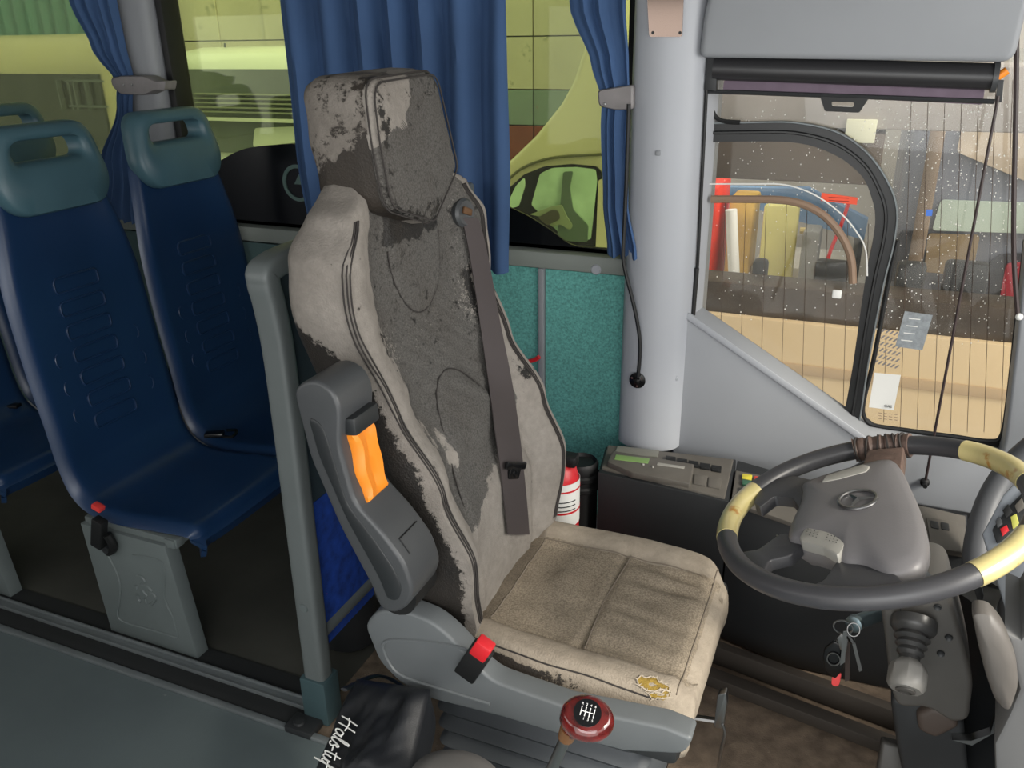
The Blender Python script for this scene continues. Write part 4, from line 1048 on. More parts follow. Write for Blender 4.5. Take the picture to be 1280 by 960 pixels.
# spokes
def spoke(pts, h0=.006, th=.022, m=None):
    P = rpoly([wat(a, b, h0) for a, b in pts], .006, 3)
    return MB().prism(P, tuple(-wn*th), .007, 3).obj('spoke', m or M_wheel, sw)
spoke([(942, 628), (955, 602), (990, 594), (1015, 600), (1012, 622), (1002, 638), (990, 622), (968, 620), (950, 634)])
spoke([(925, 690), (948, 686), (974, 667), (992, 668), (1003, 680), (988, 694), (962, 700), (955, 715), (940, 722)])
spoke([(1000, 738), (1030, 724), (1046, 700), (1085, 702), (1118, 716), (1140, 735), (1080, 750), (1020, 748)], .010)
spoke([(1076, 588), (1084, 562), (1130, 558), (1126, 590)], .012, .03, M_tape)
MB().tube([wat(971, 669, .004), wat(979, 676, .004), wat(984, 690, .004)], .0016, 6).obj('trim_line', M_steel, sw)
MB().tube(cr([wat(1046, 703, .006), wat(1065, 702, .006), wat(1088, 709, .006), wat(1109, 722, .006)], 3), .0014, 6).obj('trim_line', M_steel, sw)
# button pods
pod = [(999, 671), (1006, 660), (1020, 657), (1040, 662), (1058, 671), (1057, 678), (1050, 691), (1046, 694), (1028, 683), (1001, 676)]
po = MB().prism(rpoly([wat(a, b, .026) for a, b in pod], .003, 2), tuple(-wn*.02), .003).obj('button_pod', M_button, hub_o)
dts = MB()
for i in range(4):
    for k in range(3):
        for (bx, by) in ((1010, 661), (1035, 668)):
            dts.ball(wat(bx+i*4.2-k*1.2, by+i*1.3+k*3.2, .027), .0009, n=1)
dts.obj('button_dots', M_dark, po, kind='stuff')
po2 = MB().prism(rpoly([wat(a, b, .030) for a, b in [(1027, 602), (1032, 594), (1078, 580), (1087, 582), (1083, 589), (1050, 598)]], .003, 2), tuple(-wn*.014), .002).obj('button_pod', M_button, hub_o)
# steering column cover and stalks
cl = thing('steering_column', 'grey steering column cover with rubber-booted stalk', 'steering column', (.22, 1.55, .0))
cp = [(1099, 752), (1118, 738), (1150, 728), (1186, 736), (1205, 803), (1217, 856), (1211, 902), (1190, 905), (1160, 885), (1122, 886), (1113, 862), (1105, 790)]
MB().prism(rpoly(wp(cp, y=1.47), .02, 4), (0, .16, 0), .02, 4).obj('column_cover', M_colm, cl)
MB().prism(rpoly(wp([(1112, 872), (1160, 880), (1205, 900), (1212, 985), (1135, 1000), (1122, 940)], y=1.52), .02, 4), (0, .12, 0), .02, 3).obj('lower_cover', M_dark, cl)
MB().prism(rpoly(wp([(1145, 895), (1165, 885), (1190, 893), (1200, 910), (1170, 925), (1148, 915)], y=1.50), .01, 4), (0, .06, 0), .012, 3).obj('joint_boot', mat('brown_rubber', (70, 60, 54), .6), cl)
MB().tube([W(1125, 757, y=1.466), W(1127, 772, y=1.466)], .001, 5).obj('cover_joint', M_dark, cl)
for q in ((1172, 759), (1186, 797), (1176, 817)):
    MB().lathe([(.007, 0), (.006, .003), (.003, .001), (0, .001)], W(*q, y=1.468), (0, -1, 0), 12).obj('screw', M_dark, cl)
# boot and stalk
b0, b1 = W(1142, 783, y=1.46), W(1132, 862, y=1.36)
ax = (b1-b0).normalized(); Lb_ = (b1-b0).length
pr = [(.040, -.012), (.040, .004)]
for i in range(4): pr += [(.036-.004*i, .010+i*.014), (.027-.003*i, .016+i*.014)]
pr += [(.018, .070), (.012, .072)]
bt = MB().lathe(pr, b0, ax, 24).obj('stalk_boot', mat('boot_rubber', (52, 52, 52), .35), cl)
k0 = b0+ax*.065
MB().lathe([(.018, 0), (.029, .010), (.033, .02), (.033, .048), (.028, .056), (.0, .056)], k0, ax, 8).obj('stalk_knob', mat('stalk_grey', (120, 118, 114), .45), cl)
MB().lathe([(.017, 0), (.017, .004), (.011, .006), (.011, .003), (0, .003)], k0+ax*.055, ax, 20).obj('stalk_button', M_colm, cl)
MB().tube(cr([wat(1080, 585, -.05), W(1085, 578, y=1.72), W(1062, 590, y=1.9)], 4), .008, 8).obj('indicator_stalk', M_black, cl)
MB().tube([WC-wn*.05, WC-wn*.22+V((.05, .10, 0))], [.03, .03], 16).obj('column_tube', M_dark, cl)
# ignition and keys
kk = thing('key_ring', 'bunch of keys with black fob and red tag hanging from the ignition', 'keys', W(1052, 790, y=1.6))
cI = W(1070, 778, y=1.60); MB().lathe([(.018, 0), (.018, .012), (.01, .016), (0, .016)], cI, (-.4, -.9, .1), 18).tube([cI, cI+V((.08, .06, .02))], .016, 12).obj('ignition_lock', mat('lock_metal', (110, 125, 130), .3, .8), kk)
c1 = W(1054, 784, y=1.585); MB().tube([c1+V((cos(t)*.019, 0, sin(t)*.017)) for t in [2*pi*i/24 for i in range(24)]], .0018, 6, loop=True).obj('ring', M_steel, kk)
c2 = W(1067, 787, y=1.58); MB().tube([c2+V((cos(t)*.012, .004*sin(t), sin(t)*.014)) for t in [2*pi*i/24 for i in range(24)]], .0014, 6, loop=True).obj('ring', M_steel, kk)
MB().prism(rpoly(wp([(1030, 812), (1044, 801), (1056, 812), (1055, 836), (1044, 850), (1032, 840), (1028, 824)], y=1.58), .008, 3), (0, .012, 0), .004).obj('fob', M_blackg, kk)
MB().tube([W(1042, 824, y=1.577)+V((cos(t)*.013, 0, sin(t)*.016)) for t in [2*pi*i/20 for i in range(20)]], .0015, 6, loop=True).obj('fob_ring', M_steel, kk)
MB().prism(rpoly(wp([(1040, 846), (1052, 842), (1049, 857), (1044, 859), (1039, 856)], y=1.583), .006, 3), (0, .006, 0), .002).obj('red_tag', mat('pink_red_tag', (240, 84, 84), .4), kk)
MB().prism(wp([(1046, 798), (1052, 792), (1060, 800), (1058, 816), (1050, 812)], y=1.575), (0, .004, 0), .001).obj('key', M_steel, kk)
MB().prism(wp([(1054, 790), (1059, 789), (1056, 828), (1050, 832)], y=1.57), (0, .003, 0)).obj('key', M_steel, kk)
MB().prism(wp([(1064, 800), (1068, 799), (1078, 838), (1074, 840)], y=1.60), (0, .003, 0)).tube(wp([(1060, 793), (1066, 803)], y=1.60), .006, 8).obj('key', M_steel, kk)
MB().prism(rpoly(wp([(1056, 796), (1063, 792), (1062, 850), (1056, 852)], y=1.61), .003, 2), (0, .004, 0)).obj('strap', mat('strap_brown', (60, 50, 46), .7), kk)
# pedal
pd = MB().box((-.03, -.02, -.045), (.03, .02, .045), .008, 3, M=Matrix.Translation(W(1116, 952, y=1.60)) @ Matrix.Rotation(-.4, 4, 'X')).obj('pedal', M_colm); tag(pd, 'worn grey brake pedal at the foot of the steering column', 'pedal')
MB().box((-.008, -.01, -.12), (.008, .01, -.0), M=Matrix.Translation(W(1140, 962, y=1.66)) @ Matrix.Rotation(-.6, 4, 'X')).obj('pedal_arm', M_dark, pd)

# ================================================================== DASHBOARD (right edge)
da = thing('dashboard', 'grey dashboard wing with switches at the right edge', 'dashboard', (.5, 1.7, 0))
yb1, yb2 = 1.78, 1.5
pn0 = V((-.30, -.80, .52)).normalized(); pA = W(1228, 668, y=1.72)
def dpt(px, py, lift=0):
    o_ = pA+pn0*lift; v = _f + _X*((px-640)/FPX) + _Y*((py-480)/FPX); return CC+v*((o_-CC).dot(pn0)/v.dot(pn0))
MB().prism([dpt(a, b) for a, b in [(1227, 668), (1254, 618), (1290, 580), (1345, 560), (1345, 985), (1290, 985), (1268, 800)]], tuple(-pn0*.05), .006).obj('wing_panel', mat('dash_blue_grey', (150, 156, 164), .45), da)
MB().tube(cr([W(1310, 545, y=2.10), W(1266, 583, y=2.08), W(1236, 630, y=2.02), W(1221, 690, y=1.92), W(1222, 760, y=1.80)], 5), [.030 for i in range(21)], 14).obj('padded_edge', mat('padded_dark_grey', (84, 86, 90), .5), da)
sws = MB().prism(rpoly([dpt(a, b, .006) for a, b in [(1240, 662), (1262, 632), (1284, 610), (1284, 658), (1262, 672), (1246, 680)]], .004, 2), tuple(-pn0*.01), .002).obj('switch_plate', M_dark, da)
for i, (pts, mm) in enumerate((([(1250, 661), (1258, 656), (1261, 663), (1253, 670)], M_red), ([(1253, 638), (1260, 630), (1266, 640), (1258, 648)], M_black), ([(1263, 646), (1270, 642), (1274, 656), (1266, 661)], mat('yellow_mark', (190, 190, 90), .5)), ([(1268, 632), (1277, 622), (1281, 634), (1272, 641)], M_conso), ([(1244, 652), (1250, 646), (1253, 655), (1247, 660)], M_arm))):
    MB().prism([dpt(a, b, .012) for a, b in pts], tuple(-pn0*.008), .001).obj('switch', mm, da)
# lower grey shell (leaf shaped)
lf = rpoly(wp([(1214, 764), (1236, 765), (1255, 787), (1271, 825), (1274, 860), (1262, 894), (1244, 878), (1232, 845), (1222, 805)], y=1.33), .015, 4)
cL = sum(lf, V((0, 0, 0)))/len(lf)
MB().loft([[cL+(p-cL)*s+V((0, d_, 0)) for p in lf] for s, d_ in ((.4, -.012), (.75, -.008), (.95, 0), (1, .012), (.95, .04))]).obj('armrest_leaf', mat('shell_warm_grey', (92, 88, 84), .5), da)
lw = wp([(1256, 790), (1276, 800), (1300, 760), (1320, 1000), (1245, 1000), (1243, 930), (1262, 892), (1274, 862)], y=1.36)
MB().prism(lw, (0.02, .2, 0), .01, 2).obj('lower_panel', mat('dash_lower_grey', (112, 112, 112), .5), da)
MB().prism(wp([(1212, 720), (1222, 715), (1230, 745), (1226, 765)], y=1.55), (0, .02, 0), .002).obj('vent', M_black, da)
MB().prism(wp([(1190, 925), (1215, 932), (1245, 915), (1243, 900), (1238, 918), (1214, 926)], y=1.5), (0, .02, 0)).obj('bracket', M_steel, da)
MB().prism([W(1190, 735, y=1.75), W(1215, 730, y=1.8), W(1240, 770, y=1.6), W(1250, 1000, y=1.5), W(1208, 1000, y=1.55)], (.03, .1, 0)).obj('knee_panel', M_conf, da)

# ================================================================== GEAR LEVER + FRONT BITS
gl = thing('gear_lever', 'gear lever with dark red varnished wooden knob beside the driver seat', 'gear lever', W(700, 990, y=.85))
kc = W(734, 898, y=.86)
kn_ = MB(); 
top_n = V((.12, -.42, .9)).normalized(); kx = V((1, .1, -.1)); Mk = basis(kc, kx, V((0, 1, .45)))
kn_.ball((0, 0, 0), .031, (1.22, 1.02, .80), 4)
kv = []
for i in range(len(kn_.v)):
    x, y, z = kn_.v[i]
    if z > .015: z = .015+(z-.015)*.4
    if z < -.002 : x -= (-.002-z)*.55
    kv.append(tuple(Mk @ V((x, y, z))))
kn_.v = kv; ko = kn_.obj('knob', mat('red_wood_varnish', (92, 22, 20), .15, var=.5, vscale=60, coat=1), gl, smooth=80)
MB().lathe([(.0, .016), (.0185, .0165), (.0192, .0205), (.0, .021)], Mk @ V((.0, 0, 0)), Mk.to_3x3() @ V((0, 0, 1)), 28).obj('shift_plate', M_blackg, ko)
sg = MB(); r_ = .0007
for x in (-.009, -.003, .003, .009):
    sg.tube([Mk @ V((x, -.006, .0214)), Mk @ V((x, .007, .0214))], r_, 4)
sg.tube([Mk @ V((-.009, .0005, .0214)), Mk @ V((.009, .0005, .0214))], r_, 4)
for x, y_, c_ in ((-.009, .0105, 'R'), (-.003, .0105, '2'), (.003, .0105, '4'), (.009, .0105, '6'), (-.003, -.0095, '1'), (.003, -.0095, '3'), (.009, -.0095, '5')):
    t_ = text_mb(c_, .005, Mk @ Matrix.Translation((x, y_, .0214)), .0002); sg.add(t_.v, t_.f)
sg.obj('shift_pattern', M_white, ko)
kb = Mk @ V((-.020, -.008, -.018)); ke = W(688, 965, y=.88)
MB().tube([kb+V((.030, .012, .016)), kb+V((.012, .004, .004)), kb+(ke-kb)*.10], [.026, .021, .014], 16).obj('knob_neck', MATS['red_wood_varnish'], gl)
MB().tube([kb+(ke-kb)*.05, kb+(ke-kb)*.12, kb+(ke-kb)*.25], [.0145, .0135, .012], 14).obj('collar', mat('amber_collar', (112, 76, 44), .3), gl)
MB().tube([kb+(ke-kb)*.2, ke+(ke-kb)*1.0], .0085, 14).obj('shaft', M_steel, gl)
ga = MB().prism(rpoly([(-.66, .93, .0), (-.66, .93, .44), (-.40, .93, .44), (-.34, .93, .0)], [.01, .07, .05, .01], 6), (0, -.26, 0), .03, 4)
q = W(555, 936, z=.47)
ga = MB(); cG = W(570, 975, z=.46)
ga.loft([[cG+V((cos(t)*rx, sin(t)*ry, z)) for t in [2*pi*i/28 for i in range(28)]] for z, rx, ry in ((-.46, .12, .10), (-.10, .105, .085), (-.03, .095, .075), (0, .08, .062), (.012, .05, .04), (.015, .01, .01))])
tag(ga.obj('gear_console', mat('console_warm_grey', (96, 94, 92), .6), smooth=60), 'rounded grey console top at the bottom edge in front of the driver seat', 'console')
# black bag with white script
bg = thing('carry_bag', 'crumpled black bag with white handwriting on the floor behind the driver seat', 'bag', (-.9, 1.1, 0))
bm_ = MB(); rings = []
corn = [W(446, 848, y=1.14), W(385, 985, y=.93), W(506, 1000, y=.93), W(538, 862, y=1.10)]
NU = 40
nrm = (corn[1]-corn[0]).cross(corn[3]-corn[0]).normalized()
if nrm.dot(V((0, -1, .5))) < 0: nrm = -nrm
def bagp(u, v, s=1):
    p = corn[0].lerp(corn[3], u).lerp(corn[1].lerp(corn[2], u), v)
    e = (1-(2*u-1)**6)*(1-(2*v-1)**6)
    h = .03*e+.028*e*nz((u*2.2, v*1.6, 1))+.018*e*nz((u*5, v*3, 4))+.010*e*abs(nz((u*7+v*5, v*2, 8)))
    if u < .42: h = h*.55+.012*e
    return p+nrm*(h if s > 0 else -.09*e-.0)
fr_ = [[bagp(i/NU, j/NU) for i in range(NU+1)] for j in range(NU+1)]; bk_ = [[bagp(i/NU, j/NU, -1) for i in range(NU+1)] for j in range(NU+1)]
bm_.loft([fr_[j]+bk_[j][::-1] for j in range(NU+1)])
bm_.obj('bag_body', mat('black_cloth', (24, 26, 30), .45, var=.2, vscale=12, bump=.2, bscale=500), bg, smooth=60)
# handwriting as strokes projected on the bag face
def bagat(px, py):
    v = _f + _X*((px-640)/FPX) + _Y*((py-480)/FPX); o_ = corn[0]+nrm*.034; return CC+v*((o_-CC).dot(nrm)/v.dot(nrm))
scr = MB()
ST = [[(0, 0), (.06, .5), (.18, 1)], [(.5, 0), (.55, .5), (.66, 1.05)], [(-.08, .42), (.3, .56), (.85, .5)],
      [(1.28, .42), (1.05, .5), (.9, .22), (1.0, 0), (1.2, .15), (1.32, .5), (1.27, .12), (1.42, .02)], [(1.42, .02), (1.62, .6), (1.7, 1.05), (1.58, .95), (1.53, .35), (1.6, 0), (1.75, .08)],
      [(1.75, .08), (1.98, .56), (2.10, .50), (2.0, .38), (2.14, .18), (2.0, 0), (1.86, .06)], [(2.2, .3), (2.48, .34)], [(2.74, .95), (2.64, .4), (2.66, 0), (2.84, .1)], [(2.48, .62), (3.0, .70)],
      [(2.92, .45), (2.86, .12), (3.0, 0), (3.18, .25), (3.24, .5), (3.2, .1), (3.32, .02)], [(3.32, .02), (3.58, .6), (3.72, 1.1), (3.58, 1.05), (3.46, .3), (3.4, -.4)], [(3.34, .42), (3.8, .5)]]
def spx(x, y): return (380+(152-25*x+64*y)/3.2, 760+(432+52*x+30*y)/3.2)
for s_ in ST:
    scr.tube([bagat(*spx(q.x, q.y)) for q in cr([(a, b, 0) for a, b in s_], 5)], .0015, 5)
scr.obj('handwriting', M_white, bg, label='white handwritten script')
MB().tube(cr([bagat(430, 862), W(470, 845, y=1.2), W(500, 856, y=1.2), W(520, 880, y=1.15), W(512, 960, y=1.0)], 5), .008, 8, flat=.4).obj('strap', MATS['black_cloth'], bg)

# ================================================================== OUTSIDE
M_gnd = mat('yard_concrete', (130, 128, 120), .9, var=.15, vscale=2)
GZ = -.9
struct('floor_yard', MB().box((-40, 2.55, GZ-.1), (25, 14, GZ)), M_gnd)
# hall wall with sheets
hw_ = struct('wall_hall', MB().box((-30, 8.05, GZ), (18, 8.15, 7)), mat('hall_backing', (120, 120, 110), .9))
M_sheet = mat('cream_sheet', (196, 190, 160), .6, var=.12, vscale=1.5, dirt=((130, 128, 104), 3, .62))
M_tealc = mat('teal_corrugated', (120, 165, 160), .5, var=.1, vscale=2)
M_gs = mat('grey_green_sheet', (128, 146, 134), .6, var=.1, vscale=2, dirt=((150, 90, 70), 5, .66))
M_rs = mat('red_brown_sheet', (128, 62, 52), .6, var=.2, vscale=3)
x = W(108, 30, y=7.9).x
def YX(px, py): return W(px, py, y=8.0).x
def YZ(px, py): return W(px, py, y=8.0).z
zA, zB, zC = YZ(680, 45), YZ(680, 112), YZ(680, 157)
i = 0
while x < 3:
    w_ = .62
    for (z0_, z1_, mm) in ((zC, zB, M_gs), (zB, zA, M_sheet), (zA, 5, M_sheet), (GZ, zC, M_rs)):
        MB().box((x+.004, 7.98+.015*(i % 2), z0_+.006), (x+w_-.004, 8.05, z1_-.006)).obj('sheet', mm, hw_)
    x += w_; i += 1
# teal corrugated on far left
cg = []; x0c = W(108, 30, y=7.9).x
for k in range(221):
    xx = x0c-12+k*12/220; cg.append((xx, 7.93+.03*sin(k*pi/2)))
MB().loft([[V((a, b, z)) for a, b in cg]+[V((a, b+.05, z)) for a, b in cg[::-1]] for z in (GZ, 5)]).obj('corrugated_sheet', M_tealc, hw_, smooth=30)

# vehicles on the left
M_cream = mat('cream_paint', (216, 206, 164), .3, coat=.4)
M_cream2 = mat('white_green_paint', (222, 226, 200), .3, coat=.4)
M_dglass = mat('dark_vehicle_glass', (30, 36, 36), .12, var=.5, vscale=1.2, coat=.3)
M_mglass = mat('grey_vehicle_glass', (92, 100, 88), .2, var=.25, vscale=1.4)
yv = 3.9
bus = thing('parked_bus', 'cream roofed bus with dark windows parked outside the rear window', 'bus', (-6, 4.5, GZ))
zr0, zr1 = W(60, 88, y=yv).z, W(60, 47, y=yv).z
pr_ = [V((0, yv, GZ+.3)), V((0, yv, zr0)), V((0, yv+.05, zr0+.10)), V((0, yv+.2, zr1)), V((0, yv+.3, zr1+.02)), V((0, yv+.4, zr1)), V((0, yv+.5, zr0)), V((0, yv+.5, GZ+.3))]
xe = W(126, 90, y=yv).x
MB().prism([p+V((xe-7, 0, 0)) for p in pr_], (7, 0, 0), .02).obj('body', M_cream, bus)
MB().box((xe-7, yv-.02, W(60, 250, y=yv).z-.3), (xe-.01, yv, zr0-.02)).obj('window_band', M_dglass, bus)
for k in range(4):
    xx = W(88+k*14-(8 if k > 1 else 0), 150, y=yv).x; MB().box((xx, yv-.05, W(90, 132+0*k, y=yv).z-.02-.0), (xx+.012, yv-.03, W(90, 100, y=yv).z)).obj('handrail', M_alu, bus)
MB().box((W(88, 100, y=yv).x, yv-.05, W(90, 102, y=yv).z), (W(135, 100, y=yv).x, yv-.03, W(90, 102, y=yv).z+.012)).box((W(88, 100, y=yv).x, yv-.05, W(90, 133, y=yv).z), (W(135, 100, y=yv).x, yv-.03, W(90, 133, y=yv).z+.012)).obj('handrail', M_alu, bus)
van = thing('parked_minibus', 'pale minibus with louvred grey windows parked behind the open blue curtain', 'minibus', (-3.6, 5, GZ))
yv2 = 4.1
xa_, xb_ = W(198, 60, y=yv2).x+.0, W(400, 60, y=yv2).x
zt_, zm_ = W(280, 60, y=yv2).z, W(280, 84, y=yv2).z
MB().prism([V((xa_, yv2, GZ+.3)), V((xa_, yv2, zm_)), V((xa_+.02, yv2+.06, zt_-.03)), V((xa_+.05, yv2+.3, zt_)), V((xa_+.05, yv2+1.7, zt_)), V((xa_, yv2+1.9, zm_)), V((xa_, yv2+1.9, GZ+.3))], (xb_-xa_, 0, 0), .02).obj('body', M_cream2, van)
MB().box((xa_+.05, yv2-.015, W(280, 190, y=yv2).z), (xb_, yv2, zm_-.01)).obj('window_band', M_mglass, van)
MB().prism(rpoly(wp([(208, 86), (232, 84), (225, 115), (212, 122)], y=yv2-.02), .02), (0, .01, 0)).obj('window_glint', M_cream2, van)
for k in range(5):
    zz = W(280, 118+k*5.5, y=yv2).z; MB().box((W(248, 118, y=yv2).x, yv2-.04, zz), (xb_, yv2-.015, zz+.008)).obj('louvre', mat('louvre_green_grey', (140, 146, 118), .4), van)
MB().box((W(248, 118, y=yv2).x, yv2-.05, W(280, 150, y=yv2).z), (xb_, yv2-.015, W(280, 146, y=yv2).z)).obj('rail', M_cream2, van)
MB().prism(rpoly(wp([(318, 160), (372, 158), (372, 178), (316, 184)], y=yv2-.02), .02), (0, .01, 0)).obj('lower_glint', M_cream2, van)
MB().tube([W(281, 60, y=yv2+.3), W(281, 54, y=yv2+.3)], .006, 6).obj('aerial', M_black, van)
# delivery van front, facing left
dv = thing('delivery_van', 'cream delivery van with sloping windscreen right outside the window', 'van', (-1.2, 4.4, GZ))
yv3 = 3.7
body = wp([(590, 245), (631, 206), (668, 170), (700, 130), (716, 100), (728, 62), (738, 20), (745, -30), (774, -60), (774, 420), (580, 420)], y=yv3)
def vpoly(P, y0, d, name, m, b=.01, par=dv): return MB().prism(rpoly(wp(P, y=y0), .01, 2), (0, d, 0), b).obj(name, m, par)
MB().prism(body, (0, .9, 0), .03, 3).obj('body', M_cream, dv)
vpoly([(600, 300), (612, 262), (631, 240), (655, 218), (680, 208), (715, 205), (745, 208), (752, 215), (750, 318), (690, 318), (620, 318)], yv3-.012, .014, 'window_surround', M_blackg, .0)
G_van = mat('van_glass_green', (186, 214, 176), .25, var=.3, vscale=6)
vpoly([(634, 255), (645, 232), (655, 222), (656, 232), (648, 258), (632, 262)], yv3-.02, .01, 'quarter_window', G_van, .0)
vpoly([(664, 256), (675, 217), (690, 210), (720, 209), (744, 212), (746, 228), (738, 300), (700, 292)], yv3-.02, .01, 'door_window', G_van, .0)
vpoly([(696, 300), (700, 260), (704, 215), (716, 214), (712, 235), (716, 262), (735, 282), (734, 303)], yv3-.03, .008, 'door_pillar', mat('van_inner_green', (86, 104, 84), .5), 0)
vpoly([(662, 268), (690, 258), (702, 256), (708, 270), (716, 282), (712, 288), (700, 280), (690, 284), (680, 272)], yv3-.035, .008, 'van_dashboard', mat('van_dash', (140, 150, 112), .5), 0)
vpoly([(672, 272), (690, 262), (698, 264), (700, 274), (684, 282)], yv3-.04, .006, 'instrument_hood', mat('van_dash_dark', (70, 66, 46), .5), 0)
MB().tube(cr(wp([(634, 226), (650, 212), (672, 202), (700, 196), (752, 193)], y=yv3-.005), 5), .006, 6).obj('roof_line', mat('van_line', (90, 88, 50), .6), dv)
vpoly([(748, 225), (772, 218), (772, 325), (744, 325)], yv3-.02, .012, 'door_skin', M_cream, 0)

# opposite bus beyond the driver's window
ob = thing('beige_bus', 'beige coach side filling the lower part of the driver window view', 'coach', (1, 4.0, GZ))
yo = 3.6
M_beige = mat('beige_coach_paint', (222, 196, 156), .45, var=.03, vscale=1)
zt0 = W(1050, 409, y=yo).z
MB().box((-.86, yo, GZ+.35), (4.5, yo+.25, zt0), .01).obj('side_panel', M_beige, ob)
MB().box((-.86, yo-.006, W(1000, 468, y=yo).z), (4.5, yo, W(1000, 455, y=yo).z), .002).obj('body_line', mat('beige_line', (196, 168, 132), .5), ob)
zg = W(1000, 360, y=yo+.05).z
MB().box((-.86, yo+.03, zt0), (4.5, yo+.22, zg), .004).obj('window_ledge', mat('window_base_brown', (72, 60, 50), .5, var=.4, vscale=5), ob)
for i, (a, b, c, d_) in enumerate(((930, 950, 352, 385), (1010, 1055, 368, 400), (1120, 1160, 360, 410), (1180, 1240, 380, 420))):
    MB().box((W(a, c, y=yo).x, yo+.22, zg-.05), (W(b, c, y=yo).x, yo+.3, zg+.06+.02*i), .02).obj('seat_top', M_dark, ob)
# roof rail of coach
MB().box((-.86, yo+.02, W(985, 228, y=yo).z), (W(1098, 228, y=yo).x, yo+.24, W(985, 165, y=yo).z+.0), .01).obj('roof_panel', mat('roof_dark_brown', (84, 72, 62), .6, var=.1, vscale=3), ob)
MB().box((-.86, yo+.02, W(985, 160, y=yo).z), (4.5, yo+.5, W(985, 90, y=yo).z+.02), .01).obj('roof_edge', mat('roof_beige', (168, 160, 154), .5, var=.15, vscale=4), ob)
# workshop things beyond
yq = 5.4
def bgbox(px0, py0, px1, py1, y, d, m, name, label, cat, b=.02, ground=True):
    a, b_ = W(px0, py1, y=y), W(px1, py0, y=y)
    if ground: a.z = GZ
    o_ = MB().box((a.x, y, a.z), (b_.x, y+d, b_.z), b).obj(name, m); return tag(o_, label, cat)
struct('wall_workshop', MB().box((-1.6, 7.2, GZ), (7, 7.3, 4.5)), mat('workshop_wall', (170, 166, 158), .8, var=.25, vscale=1.2))
bgbox(868, 234, 898, 378, yq, .5, mat('red_rack', (226, 62, 48), .5, var=.15, vscale=6), 'storage_rack', 'tall bright red rack at the left of the sliding window view', 'rack')
bgbox(903, 248, 944, 352, yq+.1, .3, mat('ochre_cabinet', (206, 168, 78), .5, var=.25, vscale=5), 'cabinet', 'ochre yellow cabinet next to the red rack outside', 'cabinet')
bgbox(948, 258, 1000, 328, yq, .06, mat('pale_yellow_sheet', (226, 216, 134), .6, var=.06), 'board', 'pale yellow board standing outside behind the sliding pane', 'board')
bgbox(953, 325, 978, 337, yq+.2, .2, mat('blue_box', (60, 112, 196), .5), 'box', 'small blue box under the pale yellow board', 'box', ground=False)
bgbox(935, 340, 1060, 372, yq+.15, .6, mat('pale_bench', (206, 200, 184), .6, var=.1), 'workbench', 'pale workbench outside below the yellow board', 'bench')
bgbox(1000, 290, 1026, 320, yq-.3, .22, mat('grey_box', (128, 128, 122), .6), 'box', 'grey box right of the pale yellow board', 'box', ground=True)
cb = MB().tube([W(914, 262, y=yq-.2), W(918, 352, y=yq-.2), V((W(918, 352, y=yq-.2).x, yq-.2, GZ))], .035, 12).obj('post', M_white); tag(cb, 'white upright post before the ochre cabinet', 'post')
cb = MB().tube([W(1012, 285, y=yq-.035), V((W(1010, 356, y=yq-.035).x, yq-.035, GZ))], .02, 10).tube([W(1000, 288, y=yq-.035), W(1026, 290, y=yq-.035)], .02, 8).obj('stand', mat('yellow_stand', (214, 190, 120), .5)); tag(cb, 'thin yellowish stand with crossbar near the grey box', 'stand')
cb = MB().tube(cr(wp([(1062, 250), (1050, 285), (1036, 320), (1034, 350), (1040, 372)], y=yq-.4), 5)+[V((W(1040, 372, y=yq-.4).x, yq-.4, GZ))], .01, 6).obj('hose', M_red); tag(cb, 'thin red hose hanging outside by the curved frame', 'hose')
tpn = thing('tarpaulin', 'pale blue sheet stretched on poles outside behind the yellow board', 'tarpaulin', W(990, 260, y=6.3))
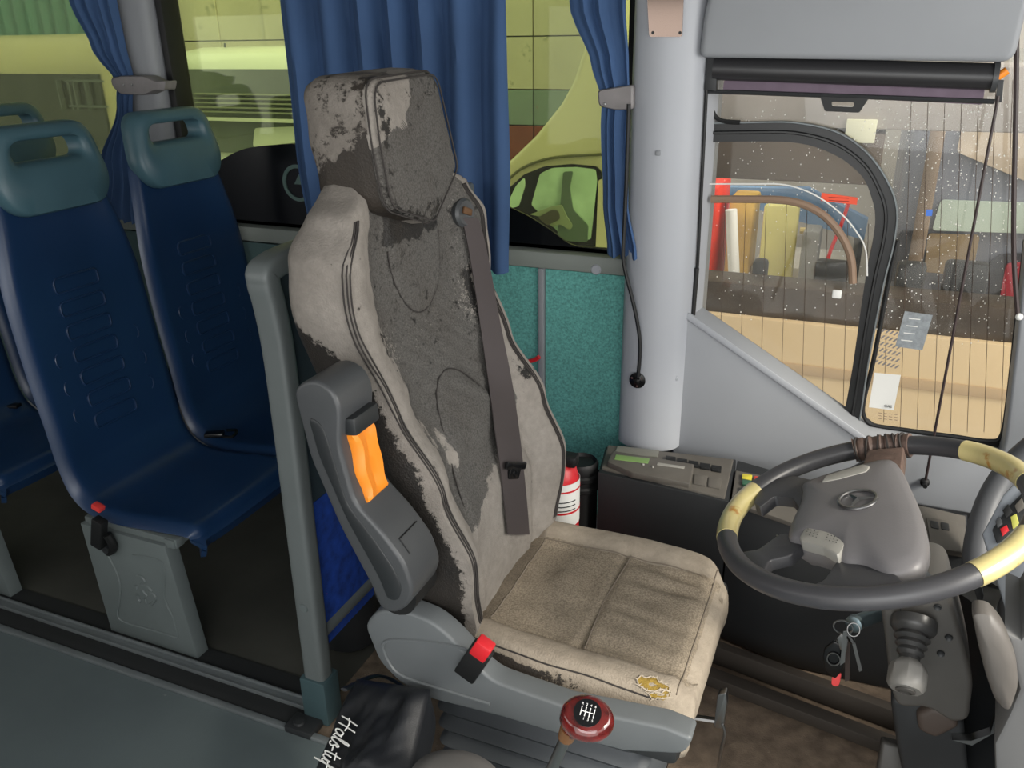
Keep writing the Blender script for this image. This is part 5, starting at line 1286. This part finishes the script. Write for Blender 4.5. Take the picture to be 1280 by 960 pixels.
MB().prism(wp([(905, 250), (1080, 300), (1085, 275), (1010, 236), (905, 234)], y=6.2), (0, .1, 0)).obj('sheet', mat('blue_tarp', (110, 148, 186), .6, var=.2, vscale=3), tpn)
for px in (908, 1078):
    q = W(px, 270, y=6.32); MB().tube([V((q.x, 6.32, GZ)), V((q.x, 6.32, q.z))], .03, 8).obj('pole', M_alu, tpn)
# vehicles seen through the front pane
tv = thing('grey_truck', 'blue-grey truck with pale windscreen seen through the front pane', 'truck', (2.5, 5.4, GZ))
yt = 5.0
MB().box((W(1112, 300, y=yt).x, yt, GZ+.4), (W(1330, 300, y=yt).x, yt+1.6, W(1200, 120, y=yt).z), .06, 3).obj('body', mat('truck_blue_grey', (118, 122, 134), .4, var=.25, vscale=2), tv)
def tb_(P, y0, n_, m_): return MB().prism(rpoly(wp(P, y=y0), .02, 3), (0, .02, 0)).obj(n_, m_, tv)
tb_([(1176, 250), (1290, 254), (1290, 292), (1165, 288)], yt-.03, 'windscreen', mat('truck_screen', (196, 212, 200), .2, var=.12, vscale=3))
tb_([(1203, 156), (1290, 160), (1290, 230), (1196, 190)], yt-.03, 'upper_panel', mat('truck_cream', (196, 180, 160), .5, var=.15, vscale=6))
tb_([(1125, 288), (1160, 288), (1150, 360), (1110, 350)], yt-.03, 'dark_door', mat('truck_dark', (70, 74, 84), .4, var=.3, vscale=6))
tb_([(1160, 292), (1225, 294), (1215, 345), (1155, 340)], yt-.03, 'brown_panel', mat('truck_brown', (146, 126, 96), .6, var=.2, vscale=6))
tb_([(1210, 348), (1250, 318), (1290, 316), (1290, 380), (1205, 372)], yt-.05, 'wheel_arch', mat('truck_dark', (70, 74, 84), .4))
tb_([(1258, 330), (1290, 328), (1290, 372), (1250, 372)], yt-.07, 'red_tail', mat('tail_red', (176, 52, 70), .4))
bgbox(1150, 150, 1185, 240, 4.9, .05, mat('brown_column', (128, 110, 92), .6, var=.2, vscale=4), 'column', 'brown upright column before the blue-grey truck', 'column')
MB().box(tuple(W(1055, 178, y=yo)+V((0, 0, 0))), tuple(W(1097, 150, y=yo)+V((0, .02, 0))), .002).obj('pale_panel', mat('cream_sign', (214, 212, 184), .6), ob)
